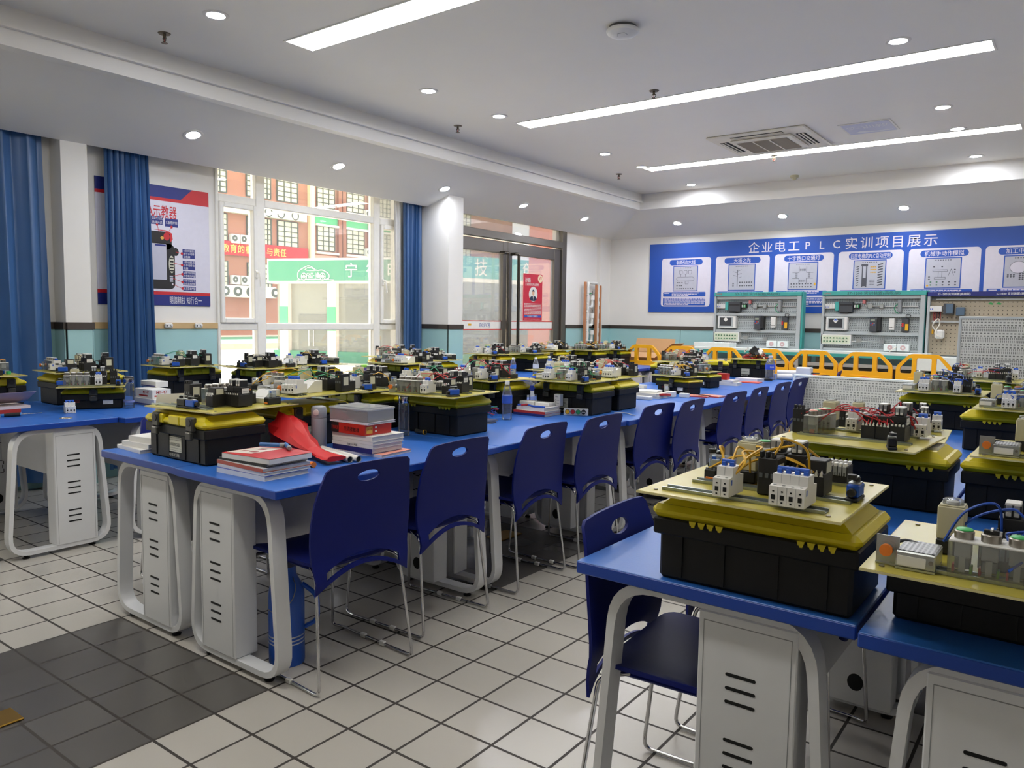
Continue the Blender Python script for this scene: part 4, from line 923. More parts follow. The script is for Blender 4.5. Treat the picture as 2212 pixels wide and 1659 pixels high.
# middle row
toolbox('b', -1.135, -.440, 0, 'black toolbox with yellow lid at the near end of the middle row, two latches and label to the camera')
board('D', -1.13, -.355, BZ, 6, 'wiring board with black contactors on the nearest toolbox of the middle row', 'y', 0, 1)
toolbox('b', -1.13, .045, 90, 'black toolbox with yellow lid behind the crumpled red bag')
board('E', -1.145, .07, BZ+.03, 4, 'wiring board with red, green and yellow sockets above the crumpled red bag', 'yg', 7, 21)
toolbox('b', -1.38, .66, 0, 'black toolbox in the window column of the middle row, behind the board with colored sockets')
board('C', -1.34, .66, BZ, 0, 'wiring board of black contactors with a green wire, left of the glass bottle', 'gyk', 5, 22)
toolbox('b', -.905, .81, 180, 'black toolbox with yellow lid right of the glass bottle, hinge side to the camera')
board('B', -.845, .735, BZ, 8, 'wiring board with red wires on the toolbox right of the glass bottle', 'r', 8, 23)
toolbox('b', -1.40, 1.22, 0, 'black toolbox in the window column, behind the toolbox right of the glass bottle')
board('A', -1.40, 1.22, BZ, 5, 'wiring board with yellow and green wires in the window column of the middle row', 'yg', 6, 24)
toolbox('b', -1.30, 1.72, 0, 'black toolbox with yellow lid behind the clear water bottle with a portrait label')
board('C', -1.28, 1.68, BZ, -4, 'wiring board with red and green looping wires behind the clear water bottle', 'rg', 9, 25)
toolbox('b', -.845, 2.04, 0, 'black toolbox with yellow lid and label behind the traffic colored button bar')
board('C', -.83, 1.99, BZ, 2, 'wiring board with green wires above the traffic colored button bar', 'g', 7, 26)
toolbox('b', -.85, 2.395, 0, 'black toolbox with yellow lid right behind the one with the traffic colored button bar')
board('E', -.86, 2.46, BZ, 0, 'wiring board behind the board with green wires', 'rw', 4, 27)
toolbox('b', -1.40, 2.80, 0, 'black toolbox in the window column level with the leaning black tablet')
board('A', -1.40, 2.78, BZ, 0, 'wiring board in the window column level with the leaning black tablet', 'wy', 5, 28)
toolbox('s', -.90, 3.79, -14, 'low black toolbox with a red mark, under the tangle of yellow wires')
board('I', -.915, 3.80, SZ, -14, 'wiring board with a tangle of yellow wires on the low toolbox with a red mark', 'y', 11, 30)
toolbox('s', -1.03, 4.52, -10, 'low black toolbox behind the one with yellow wires, next to a red carton')
board('H', -1.06, 4.50, SZ, -10, 'wiring board with a grey relay, behind the tangle of yellow wires', 'rg', 5, 31)
toolbox('b', -1.14, 6.17, 0, 'big black toolbox carrying a heap of loose wires near the barriers')
toolbox('b', -1.42, 5.60, 25, 'black toolbox with a bare yellow lid in front of the barriers')
toolbox('b', -1.36, 4.75, 0, 'black toolbox in the window column beneath red looping wires')
board('F', -1.30, 4.75, BZ, 0, 'wiring board with red looping wires in front of the barriers', 'r', 8, 33)
hp = thing('wire_heap', 'heap of red, black and grey scrap wires and parts on the big toolbox near the barriers', 'wires', (-1.10, 6.17, BZ))
inst('plate', BPL, hp, 0, 0, -.014)
rr = random.Random(5)
for i in range(26):
    c = WC['rkrkwrky'[i % 8]]; p = []
    for k in range(6): a = rr.uniform(0, 2*PI); q = rr.uniform(.02, .13); p.append((q*math.cos(a)*1.2, q*math.sin(a), .012+rr.uniform(0, .10)*(1-q/.16)))
    MB().tube(c, spline(p, 5), .0035, 5).obj('wire', hp, ang=60)
for i in range(7):
    n_, me, sb = CP[('br1', 'con', 'con2', 'rel', 'br2', 'thr', 'br1')[i]]; o = inst(n_, me, hp, rr.uniform(-.12, .12), rr.uniform(-.07, .07), .03+.008*i, rr.uniform(0, 6)); o.rotation_euler = (rr.uniform(-.8, .8), rr.uniform(-.8, .8), rr.uniform(0, 6))
# window side desks
for k, x, y, rz, l, lay, bl, wi, nw, sd in (
    ('b', -3.62, -.46, 90, 'black toolbox with yellow lid cut by the left picture edge', 'C', 'wiring board with blue wires at the left picture edge', 'b', 5, 40),
    ('b', -3.63, .17, 90, 'black toolbox behind the low toolbox at the left, under three colored buttons', 'B', 'wiring board with three round buttons in front of the big blue curtain', 'k', 2, 41),
    ('s', -3.22, .06, 62, 'low black toolbox with a white sticker at the left, beside the glass jar', 'I', 'wiring board with a silver sensor beside the glass jar', 'k', 1, 42),
    ('b', -3.72, .97, 90, 'black toolbox with yellow lid in front of the gathered blue curtain', 'B', 'wiring board with green wires in front of the gathered blue curtain', 'g', 6, 43),
    ('b', -3.17, 1.30, 0, 'black toolbox with yellow lid in front of the left window mullion', 'D', 'wiring board with thin dark wires in front of the left window mullion', 'kw', 4, 44),
    ('b', -3.27, 1.80, 0, 'black toolbox with yellow lid under the left part of the window', 'A', 'wiring board with yellow and orange wires under the left part of the window', 'yr', 6, 45),
    ('b', -2.90, 2.52, 0, 'black toolbox with bright yellow lid and white sticker below the window', 'E', 'wiring board with clear buttons below the middle of the window', 'rw', 4, 46),
    ('b', -3.72, 3.20, 60, 'black toolbox with sunlit lid under the right end of the window', 'F', 'wiring board with orange wires under the right end of the window', 'ry', 7, 47),
    ('b', -3.08, 3.05, 0, 'black toolbox in front of the right window mullion', 'A', 'wiring board with yellow wires and pilot lamps before the teal pillar base', 'yg', 5, 48),
    ('b', -3.50, 4.52, 0, 'black toolbox in front of the left door leaf', 'C', 'wiring board with white breakers in front of the left door leaf', 'r', 4, 49),
    ('b', -3.43, 5.10, 180, 'black toolbox with yellow lid in front of the right door leaf', 'B', 'wiring board with clear relays in front of the right door leaf', 'w', 2, 50),
    ('b', -3.50, 6.55, 0, 'black toolbox with latches to the camera, in front of the white pipe rack', 'G', 'wiring board with pale devices in front of the white pipe rack', 'y', 5, 51),
    ('b', -3.43, 7.10, 0, 'black toolbox at the far end of the window side desks, next to the barriers', 'C', 'wiring board with a yellow wire loop next to the barriers', 'y', 4, 52),
    ('b', -3.80, 6.1, 0, 'black toolbox right of the glass door, at the rear of the desks', 'E', 'wiring board with yellow wires right of the glass door', 'y', 5, 53)):
    toolbox(k, x, y, rz, l); board(lay, x+.02, y-.02, BZ if k == 'b' else SZ, rz if k == 's' else rr.uniform(-6, 6), bl, wi, nw, sd)
# ------------------------------------------------------------------ books, bottles and loose things on the desks
COV = {}
def cov(c): return mat('cover_'+c, c, .45)
def book(x, y, z, w_, d, h, rz, c, label, top=None, soft=False, group=None, spine=True, txt=None):
    """book or booklet lying flat; spine on the -y long side"""
    t = thing('book', label, 'book', (x, y, z), math.radians(rz), group)
    m = MB(); m.box(PAPER, -w_/2+.003, w_/2-.003, -d/2+.002, d/2-.003, .0012, h-.0012)
    for i in range(int(h/.004)): m.box(GPL, w_/2-.003, w_/2-.0025, -d/2+.004, d/2-.004, .003+i*.004, .0035+i*.004)
    m.obj('pages', t)
    m = MB(); C_ = cov(c)
    m.box(C_, -w_/2, w_/2, -d/2, d/2, 0, .0014); m.box(cov(top) if top else C_, -w_/2, w_/2, -d/2, d/2, h-.0014, h)
    if spine: m.box(C_, -w_/2, w_/2, -d/2-.001, -d/2+.001, 0, h)
    if txt: m.text(PAPER if c != '#dcdad6' else LBK, txt, (0, -d/2-.0015, h/2), (1, 0, 0), (0, 0, 1), h*.5, None, .01)
    m.obj('cover', t); return t
def stack(x, y, z, items, group=None):
    for w_, d, h, dx, dy, rz, c, label, kw in items:
        book(x+dx, y+dy, z, w_, d, h, rz, c, label, group=group, **kw); z += h+.0006
    return z
z = stack(-.66, -.49, ZD, [(.29, .205, .018, 0, 0, 2, '#dfe0e4', 'white book with a blue top cover at the bottom of the pile on the near desk corner', dict(top='#3a4fae')),
    (.30, .21, .012, -.005, .01, 0, '#d9d9dc', 'grey-white softcover second from the bottom of the pile on the near desk corner', {}),
    (.30, .215, .014, -.01, .012, -1, '#b5523f', 'rust red spined book in the pile on the near desk corner', dict(top='#c9c6c8')),
    (.28, .20, .010, -.02, .02, 3, '#20222a', 'black folder under the red magazine on the near desk corner', {})], 'books piled on the near desk corner')
mg = thing('magazine', 'red magazine with a pale picture cover on top of the pile at the near desk corner', 'magazine', (-.655, -.475, z), .03)
def wavy(u, v, o): return (u, v, .012+.006*math.sin(u*14+1)+o)
m = MB(); m.sheet(PAPER, rrect(-.145, .145, -.10, .10, .004, 2), [], .035, wavy, .018); m.obj('pages', mg)
m = MB(); m.sheet(cov('#b3232a'), rrect(-.145, .145, -.10, .10, .004, 2), [], .035, lambda u, v, o: (u, v, wavy(u, v, .0108)[2]+o), .001); m.sheet(cov('#d8cfc6'), rrect(-.135, .02, -.085, .06, .004, 2), [], .035, lambda u, v, o: (u, v, wavy(u, v, .0118)[2]+o), .0006)
for q in ((-.10, -.05), (-.03, -.06), (-.06, .0)): m.sheet(cov('#8e3036'), rrect(q[0], q[0]+.04, q[1], q[1]+.02, .004, 2), [], .03, lambda u, v, o: (u, v, wavy(u, v, .0126)[2]+o), .0004)
m.obj('cover', mg)
for i, (x, y, a, l) in enumerate(((-.70, -.43, .5, 'left blue handled tool with a grey cap lying on the red magazine'), (-.63, -.40, -.5, 'right blue handled tool with a grey cap lying on the red magazine'))):
    t = thing('screwdriver', l, 'tool', (x, y, z+.031), a, 'blue handled tools on the red magazine')
    MB().cyl(cov('#2b5f9e'), (-.04, 0, .009), (.045, 0, .009), .0085, n=10).obj('handle', t); MB().lathe(GPL, [(.009, 0), (.010, .012), (.007, .018), (0, .019)], n=12).at().obj('cap', t).matrix_local = Matrix.Translation((.045, 0, .009)) @ Matrix.Rotation(PI/2, 4, 'Y')
ps = [(-1.50, -.50, .235, .17, .016, 'bottom'), (-1.49, -.49, .21, .15, .02, 'middle'), (-1.475, -.475, .19, .14, .022, 'top')]
z = ZD
for x, y, w_, d, h, l in ps: book(x, y, z, w_, d, h, {'bottom': -4, 'middle': 3, 'top': 6}[l], '#dcdad6', f'{l} of the white paper pads left of the nearest toolbox', group='white paper pads left of the nearest toolbox'); z += h+.0006
m = MB(); m.sheet(PAPER, rrect(-.08, .08, 0, .21, .01, 3), [], .04, lambda u, v, o: (-1.44+u*.3+.05*math.sin(v*9), -.42+u, ZD+.062+v*.9+o*.3), .0008); tag(m.obj('paper_sheet'), 'white sheet of paper standing against the left end of the nearest toolbox', 'paper')
# crumpled red bag
rb = random.Random(4); m = MB(); v = []; f = []; NS, NR = 9, 14
prof = [(-1.03, -.155, .055, .012, .02), (-1.02, -.15, .075, .055, .055), (-.985, -.15, .085, .085, .075), (-.93, -.15, .08, .085, .075), (-.87, -.16, .062, .07, .055), (-.80, -.17, .038, .05, .034), (-.74, -.175, .022, .035, .018), (-.66, -.19, .014, .045, .012), (-.58, -.20, .012, .055, .010)]
for i, (x, y, zc, ry, rz_) in enumerate(prof):
    for k in range(NR):
        a = 2*PI*k/NR; j = 1+rb.uniform(-.22, .22)*(1 if 0 < i < 6 else .3)
        v.append((x+rb.uniform(-.012, .012), y+ry*j*math.cos(a), ZD+max(.002, zc+rz_*j*math.sin(a)+.012)))
for i in range(NS-1): f += [(i*NR+k, i*NR+(k+1) % NR, (i+1)*NR+(k+1) % NR, (i+1)*NR+k) for k in range(NR)]
f += [tuple(range(NR-1, -1, -1)), tuple(range((NS-1)*NR, NS*NR))]
m.add(v, f, mat('red_nylon', '#c8171c', .5, var=.1, scale=15)); tag(m.obj('bag', ang=24), 'crumpled red fabric bag tapering to the right on the nearest desk', 'bag')
t = thing('marker', 'dark marker with an orange end lying beside the red bag', 'marker', (-.60, -.30, ZD)); MB().cyl(BLK, (-.11, .02, .011), (-.005, 0, .011), .009, n=10).obj('barrel', t); MB().cyl(ORANGE, (-.006, 0, .012), (.012, -.003, .012), .0115, n=12).obj('cap', t)
t = thing('thermos_bottle', 'grey insulated bottle with a push button lid behind the red bag', 'bottle', (-.905, -.02, ZD)); GB_ = mat('grey_bottle', '#9a9ea8', .4)
MB().lathe(GB_, [(.032, 0), (.034, .004), (.034, .145), (.033, .148)], n=28).obj('body', t); MB().lathe(GB_, [(.034, .149), (.0345, .153), (.0345, .185), (.03, .198), (.02, .202), (0, .203)], n=28).obj('lid', t)
m = MB(); m.M = Matrix.Translation((.018, -.030, .175)) @ Matrix.Rotation(.55, 4, 'Z') @ Matrix.Rotation(PI/2, 4, 'X'); m.lathe(mat('pale_pink_button', '#d9cbc8', .4), [(.013, -.003), (.013, .004), (.009, .005), (0, .005)], n=18); m.obj('button', t)
for i, (x, y, l) in enumerate(((-.70, -.075, 'longer white rolled paper tube in front of the book pile'), (-.69, -.105, 'white rolled paper tube nearest the red bag'))):
    m = MB(); a = (x-.16, y+.035, ZD+.014); b = (x+.16-.03*i, y-.035, ZD+.014)
    m.cyl(PAPER, a, b, .0135, n=14, caps=False); m.cyl(PAPER, a, b, .0115, n=14, caps=False); m.cyl(DARK, (a[0]+.02, a[1]-.004, a[2]), (b[0]-.004, b[1]+.001, b[2]), .011, n=14)
    tag(m.obj('paper_roll'), l, 'paper roll', 'white rolled paper tubes')
G2 = 'books piled behind the second chair'
z = stack(-.715, .10, ZD, [(.27, .20, .012, .03, .01, 5, '#d6cfd8', 'pink and white booklet at the bottom of the tall pile behind the nearest chair', dict(top='#e59a86')),
    (.255, .185, .022, 0, .0, 0, '#2b2a6e', 'navy spined book in the tall pile behind the nearest chair', dict(top='#d9d8dc')),
    (.26, .187, .016, 0, .0, 1, '#dcdad6', 'white and red spined book in the tall pile behind the nearest chair', dict(txt='机械设计基础')),
    (.262, .188, .014, .002, .002, 0, '#d8d6d2', 'plain pale book under the thick white ones in the tall pile', {}),
    (.265, .19, .022, .0, .004, -1, '#dedcd6', 'thick white book right under the red and black carton', {})], G2)
ct = thing('carton', 'red and black component carton on the tall book pile', 'carton', (-.735, .08, z)); RC = cov('#b92a1f')
m = MB(); m.box(RC, -.06, .11, -.08, .08, 0, .047, .001); m.box(BLK, -.11, -.06, -.08, .08, 0, .047, .001); m.box(mat('gold_print', '#d8a64a', .5), .1102, .1108, -.07, -.035, .008, .038); m.box(PAPER, .1102, .1108, -.02, -.01, .028, .036); m.box(PAPER, .1102, .1108, -.02, -.01, .012, .02); m.obj('body', ct)
m = MB(); m.text(BLK, '交流接触器', (.025, -.0806, .022), (1, 0, 0), (0, 0, 1), .016, .10, .02); m.text(RC, '三相电源', (-.085, -.0806, .022), (1, 0, 0), (0, 0, 1), .014, .045, .02); m.text(RC, 'JXCK', (.1112, -.0525, .028), (0, 1, 0), (0, 0, 1), .008, .03, .02); m.obj('print', ct); z += .0476
z = stack(-.73, .085, z, [(.24, .17, .010, 0, 0, 2, '#d5d2da', 'thin pale booklet between the carton and the clear storage box', {})], G2)
cb = thing('storage_box', 'clear plastic compartment box on top of the tall book pile', 'box', (-.735, .085, z), .06)
m = MB(); CB = glassmat('cloudy_clear_plastic', (.88, .90, .93), .12, .08, .22)
for b in ((-.115, .115, -.085, -.083), (-.115, .115, .083, .085)): m.box(CB, *b, 0, .048)
for b in ((-.115, -.113, -.085, .085), (.113, .115, -.085, .085)): m.box(CB, *b, 0, .048)
m.box(CB, -.115, .115, -.085, .085, 0, .002); m.obj('body', cb)
m = MB()
for i in range(5): m.box(CB, -.077+i*.038, -.0755+i*.038, -.083, .083, .002, .044)
m.obj('divider', cb); m = MB(); m.box(CB, -.12, .12, -.09, .09, .048, .058, .004); m.box(CB, -.10, .10, -.07, .07, .058, .062, .003); m.obj('lid', cb)
def glassbottle(x, y, h, r, label, cap, cls='bottle', band=None, rest=None):
    t = thing('glass_bottle', label, cls, (x, y, ZD)); G = glassmat('bottle_glass', (.9, .92, .92), .12, .02, .03)
    MB().lathe(G, [(r*.95, .0), (r, .004), (r, h*.74), (r*.96, h*.77), (r*.8, h*.8)], n=24).obj('body', t); MB().lathe(G, [(0, .012), (r*.9, .012), (r*.9, .016), (0, .016)], n=24).obj('base', t)
    m = MB(); m.lathe(cap, [(r*.95, h*.79), (r*.97, h*.8), (r*.97, h*.95), (r*.9, h), (0, h)], n=24); m.lathe(BLK, [(r*.98, h*.94), (r*.98, h*.965)], n=24); m.obj('cap', t)
    if band: MB().lathe(band, [(r*1.005, h*.18), (r*1.005, h*.24)], n=24).obj('band', t)
    return t
glassbottle(-.93, .545, .215, .0295, 'clear glass tea bottle with a steel cap beside the hinged toolbox', CHROME)
glassbottle(-3.06, .20, .205, .033, 'clear glass jar with a steel screw cap on the left desk', CHROME, 'jar', cov('#7d86b4'))
def pet(x, y, h, r, label, lab, capm, water=None, txt=None):
    t = thing('water_bottle', label, 'bottle', (x, y, ZD), 0, 'plastic drink bottles'); G = glassmat('pet_plastic', (.9, .92, .95), .14, .03, .06)
    p = [(r*.85, 0), (r, .006)]+[(r*(1-.06*(i % 2)), h*(.06+.05*i)) for i in range(7)]+[(r, h*.42), (r, h*.62), (r*.98, h*.66), (r*.7, h*.82), (r*.42, h*.9), (r*.40, h*.93)]
    MB().lathe(G, p, n=20).obj('body', t); MB().lathe(capm, [(r*.46, h*.91), (r*.46, h*.985), (r*.40, h), (0, h)], n=16).obj('cap', t)
    m = MB(); m.lathe(lab, [(r*1.01, h*.43), (r*1.01, h*.63)], n=20)
    if txt: m.text(PAPER, txt, (r*.72*.9, -r*.98, h*.53), (.8, .6, 0), (0, 0, 1), h*.06, None, .02)
    m.obj('label', t); return t
pet(-.915, 1.40, .235, .031, 'clear water bottle with a blue portrait label at the front of the middle row', cov('#3a5fc0'), WPL)
pet(-1.40, 2.36, .19, .034, 'drink bottle with a blue cap and dark blue label behind the white boxes', cov('#1a2f7a'), cov('#3a62d0'))
pet(-.84, 5.93, .255, .052, 'large drink bottle with a blue label at the far end of the middle row', cov('#2b4fc4'), cov('#b9bcc6'), txt='怡泉')
pet(-2.98, 4.22, .20, .032, 'small water bottle with a blue label on the far window side desk, left', cov('#3a6fd0'), WPL); pet(-2.85, 4.45, .20, .032, 'small water bottle with a white label on the far window side desk, middle', cov('#d5d9e2'), WPL); pet(-2.95, 4.85, .20, .032, 'small water bottle on the far window side desk, right, by the black toolbox', cov('#4f7fd6'), WPL)
t = thing('flashlight', 'small black flashlight with a yellow ring by the hinged toolbox', 'flashlight', (-.90, .635, ZD)); MB().cyl(BLK, (-.04, .01, .012), (.02, -.002, .012), .0105, n=12).obj('body', t); m = MB(); m.cyl(BLK, (.02, -.002, .0135), (.036, -.005, .0135), .0125, n=14); m.cyl(YELB, (.035, -.005, .0135), (.038, -.0055, .0135), .0128, n=14); m.cyl(DARK, (.0381, -.0055, .0135), (.0385, -.0056, .0135), .010, n=14); m.obj('head', t)
for i, (z_, a, l) in enumerate(((0, 8, 'lower dark notebook beneath the colored wire bundle'), (.010, -12, 'upper dark notebook with a pen, beneath the colored wire bundle'))): book(-.96, 1.19+.02*i, ZD+z_, .17, .12, .009, a, '#3f4560', l, group='dark notebooks beneath the wire bundle')
m = MB()
wb_ = thing('wire_bundle', 'loose bundle of blue, green and red wires beside the clear water bottle', 'wires', (-1.0, 1.33, ZD))
for i in range(9):
    p = [(rr.uniform(-.07, .07), rr.uniform(-.05, .05), rr.uniform(.02, .085)) for k in range(6)]; MB().tube(WC['bgrb'[i % 4]], spline(p, 5), .0022, 5).obj('wire', wb_, ang=60)
z = stack(-.93, 1.74, ZD, [(.24, .185, .016, 0, 0, 0, '#27306e', 'dark blue book at the bottom of the pile by the button bar', dict(top='#d5d5dc')), (.24, .185, .016, 0, .0, 1, '#b8362e', 'red spined book in the pile by the button bar', dict(top='#d8d4d0')), (.22, .17, .02, .0, .01, -2, '#cfccd2', 'grey magazine on the pile by the button bar', {})], 'books piled by the button bar')
bc = thing('braided_cord', 'blue and red braided cord lying on the book pile by the button bar', 'cord', (-.94, 1.68, z)); m = MB()
MB().tube(WC['b'], spline([(-.10, .0, .006), (-.04, .015, .008), (.03, -.01, .006), (.11, .0, .006)], 6), .006, 7).obj('blue_strand', bc); MB().tube(WC['r'], spline([(-.06, -.02, .006), (-.03, .0, .012), (-.045, .02, .006)], 6), .006, 7).obj('red_strand', bc)
for x, y, w_, l in ((-1.03, 1.80, .12, 'left of two flat white boxes on the pile by the button bar'), (-.91, 1.80, .11, 'right of two flat white boxes on the pile by the button bar')): tag(MB().box(WPL, x-w_/2, x+w_/2, y-.04, y+.04, z, z+.022, .003).obj('white_box'), l, 'box', 'flat white boxes')
t = thing('milk_carton', 'small white drink carton leaning by the labelled toolbox', 'carton', (-.845, 1.855, z-.0)); m = MB(); m.box(WPL, -.024, .024, -.018, .018, 0, .075, .002); m.obj('body', t); m = MB(); m.text(LBK, 'MILK', (0, -.0185, .06), (1, 0, 0), (0, 0, 1), .008, .022, .02)
for k in range(2): m.tube(LBK, [(-.01+.006*math.cos(a*PI/6), -.0186, .035-.018*k+.006*math.sin(a*PI/6)) for a in range(13)], .0008, 4); m.box(GPL, .0, .018, -.0186, -.0183, .034-.018*k, .036-.018*k)
m.obj('print', t)
t = thing('button_bar', 'white bar with yellow, red and green buttons and a black knob', 'button bar', (-.72, 1.87, ZD), .55); MB().box(WPL, -.078, .078, -.012, .012, 0, .045, .003).obj('housing', t)
for i, c_ in enumerate((YELB, RED, GREEN, BLK)):
    m = MB(); x = -.055+.034*i; m.cyl(BLK, (x, -.012, .024), (x, -.018, .024), .015, n=20); m.cyl(c_, (x, -.018, .024), (x, -.024, .024), .0125, n=20)
    if i == 3: m.box(WPL, x-.011, x+.011, -.0265, -.024, .0225, .0255)
    m.obj('button' if i < 3 else 'selector_knob', t)
m = MB(); m.tube(WC['w'], spline([(-.60, 2.15, ZD+.004), (-.52, 2.16, ZD+.006), (-.46, 2.12, ZD+.004), (-.42, 2.10, ZD+.004)], 6), .003, 6); tag(m.obj('bracelet'), 'thin pale cord lying near the desk edge behind the fourth chair', 'cord')
# far half of the middle row
G3 = 'papers beside the low toolbox with yellow wires'
z = stack(-.93, 3.28, ZD, [(.26, .19, .018, 0, 0, 4, '#d9d4c8', 'cream folder at the bottom of the paper pile by the leaning tablet', {}), (.25, .18, .02, .0, .0, -4, '#d5cfc2', 'cream book on the paper pile by the leaning tablet', {}), (.22, .16, .014, -.02, .01, 10, '#dcdcd8', 'white pad on top of the paper pile by the leaning tablet', {})], G3)
for x, y, z_, a, b, h, l in ((-.86, 3.08, ZD, .12, .05, .026, 'small white box at the desk edge before the cream folder'), (-1.06, 3.40, z, .09, .06, .03, 'white box on top of the paper pile by the leaning tablet'), (-.80, 3.42, ZD, .075, .05, .045, 'white socket box by the red booklet, left of two'), (-.70, 3.46, ZD, .075, .04, .034, 'white socket box by the red booklet, right of two')): tag(MB().box(WPL, x-a/2, x+a/2, y-b/2, y+b/2, z_, z_+h, .003).obj('white_box'), l, 'box', 'small white boxes')
book(-.80, 3.27, z-.03, .13, .05, .012, 25, '#c03325', 'narrow red folder on the paper pile by the leaning tablet')
o = MB(); o.box(BEIGE, -.024, .024, -.024, .024, 0, .075, .003); o.box(WPL, -.015, .015, -.0245, -.024, .03, .06); o = o.obj('relay_block'); o.location = (-.97, 3.72, ZD); tag(o, 'loose beige relay block left of the low toolbox with yellow wires', 'relay')
t = thing('tablet', 'black tablet leaning on its stand beside the toolboxes', 'tablet', (-1.22, 3.36, ZD+.06), .45); m = MB(); m.M = Matrix.Rotation(-.75, 4, 'Y'); m.box(BLK, -.10, .10, -.06, .06, .0, .016, .004); m.box(mat('dark_screen', '#0b0c10', .12), -.092, .092, -.053, .053, .016, .0164); m.obj('body', t)
m = MB(); m.box(BLK, -.06, .08, -.05, .05, -.06, -.03, .004); m.obj('stand', t)
m = MB(); m.box(cov('#2f5f9a'), -.09, .09, -.05, .05, 0, .03, .012); o = m.obj('tool_pouch'); o.location = (-1.08, 3.62, ZD); tag(o, 'blue and black tool pouch beside the cream papers', 'pouch')
for x, y, a, l in ((-.66, 3.62, 8, 'left red booklet at the desk edge behind the seventh chair'), (-.57, 3.70, -6, 'right red booklet at the desk edge behind the seventh chair')): book(x, y, ZD, .20, .14, .008, a, '#c5301f', l, top='#d08a7a', group='red booklets at the desk edge')
z = stack(-.90, 4.92, ZD, [(.21, .15, .03, 0, 0, 3, '#dcdad8', 'white book at the bottom of the pile under the red carton', {}), (.19, .14, .02, -.02, 0, -4, '#d8d5d8', 'upper white book under the red carton', {})], 'books under the red carton')
tag(MB().box(RC, -1.0, -.90, 4.86, 4.94, z, z+.06, .002).obj('carton'), 'small red carton on two white books in the middle row', 'carton')
book(-.84, 5.35, ZD, .20, .14, .01, 4, '#c43a2a', 'red booklet lying before the big toolbox', top='#cf5b4a'); book(-.93, 5.58, ZD, .24, .17, .03, -6, '#d9d2d6', 'pinkish book lying before the big toolbox')
tag(MB().sheet(BLK, ell(0, 0, .07, .04, 14), [], .025, lambda u, v, o: (-.83+u, 5.77+v, ZD+.014+.006*math.sin(u*60)*math.cos(v*70)+o), .02).obj('glove'), 'black glove lying before the large drink bottle', 'glove')
for a, b, r, l in (((-.80, 6.02), (-.66, 6.10), .032, 'short white paper roll right of the large drink bottle'), ((-.98, 6.60), (-.66, 6.72), .034, 'long white rolled chart behind the short paper roll')):
    m = MB(); m.cyl(PAPER, (*a, ZD+r), (*b, ZD+r), r, n=18); m.cyl(DARK, (b[0]-.001, b[1], ZD+r), (b[0]+.0006, b[1]+.0003, ZD+r), r*.6, n=14); tag(m.obj('paper_roll'), l, 'paper roll', 'white rolled paper tubes')
tag(MB().box(WPL, -.72, -.56, 6.42, 6.52, ZD, ZD+.12, .01).box(BLK, -.58, -.48, 6.45, 6.49, ZD+.05, ZD+.065, .004).obj('glue_gun'), 'white tool with a dark nozzle beside the large drink bottle', 'tool')
# window side desk things
z = stack(-3.22, -.55, ZD, [(.30, .21, .02, 0, 0, 86, '#d6cdc4', 'white book at the bottom of the pile at the left picture edge', {}), (.30, .21, .022, .01, -.01, 90, '#a83028', 'red covered book in the pile at the left picture edge', dict(top='#b5382c')), (.28, .19, .016, .02, .05, 92, '#cfc2c2', 'white notebook on top of the pile at the left picture edge', {})], 'books at the left picture edge')
m = MB(); m.sheet(cov('#b9a3a6'), rrect(-.13, .13, 0, .19, .004, 2), [], .04, lambda u, v, o: (-3.18+v*.9-.08, -.46+u, z+.004+v*.25+v*v*.8+o), .0012); tag(m.obj('notebook_cover'), 'open pinkish notebook cover standing up from the pile at the left edge', 'notebook')
t = thing('screwdriver', 'screwdriver with a blue and black handle at the front of the left desk', 'tool', (-3.10, -.45, ZD), 1.3); MB().cyl(BLK, (-.05, 0, .012), (.03, 0, .012), .0115, n=10).obj('handle', t); m = MB(); m.cyl(cov('#2d7fc4'), (-.065, 0, .012), (-.048, 0, .012), .012, n=12); m.cyl(cov('#2d7fc4'), (.03, 0, .012), (.036, 0, .012), .011, n=12); m.obj('collar', t); MB().cyl(CHROME, (.036, 0, .012), (.14, 0, .012), .003, n=8).obj('shaft', t)
n_, me, sb = CP['br3']; o = inst(n_, me, None, -3.06, -.16, ZD-.004, 1.3); tag(o, 'loose white three pole breaker at the front of the left desk', 'circuit breaker')
for sn, sm in sb: inst(sn, sm, o)
for x, y, z0, a, b, h, l, tx in ((-3.15, .42, 0, .26, .15, .045, 'flat white carton under the one with a model number', None), (-3.17, .42, .045, .22, .13, .06, 'white carton printed with a red model number on the left desk', 'MF-47'), (-3.30, .50, .105, .2, .09, .04, 'plain white box on top of the carton stack on the left desk', None)):
    m = MB(); m.box(WPL, x-a/2, x+a/2, y-b/2, y+b/2, ZD+z0, ZD+z0+h, .002); q = (x+a/2+.0006, y, ZD+z0+h*.6)
    if tx: m.text(mat('red_print', '#b23a35', .6), tx, (x+.03, y-b/2-.0006, ZD+z0+h*.68), (1, 0, 0), (0, 0, 1), .02, .075, .01); m.box(mat('red_print', '#b23a35', .6), x-.06, x+.05, y-b/2-.0005, y-b/2, ZD+z0+.012, ZD+z0+.022); m.text(mat('red_print', '#b23a35', .6), 'MF-47', (q[0], y, ZD+z0+h*.68), (0, 1, 0), (0, 0, 1), .02, .075, .01); m.box(mat('red_print', '#b23a35', .6), x+a/2, x+a/2+.0005, y-.05, y+.05, ZD+z0+.012, ZD+z0+.022)
    else: m.box(cov('#4a4a8a'), x-a/2+.01, x+a/2-.01, y-b/2-.0005, y-b/2, ZD+z0+.004, ZD+z0+.012)
    tag(m.obj('carton'), l, 'carton', 'white cartons on the left desk')
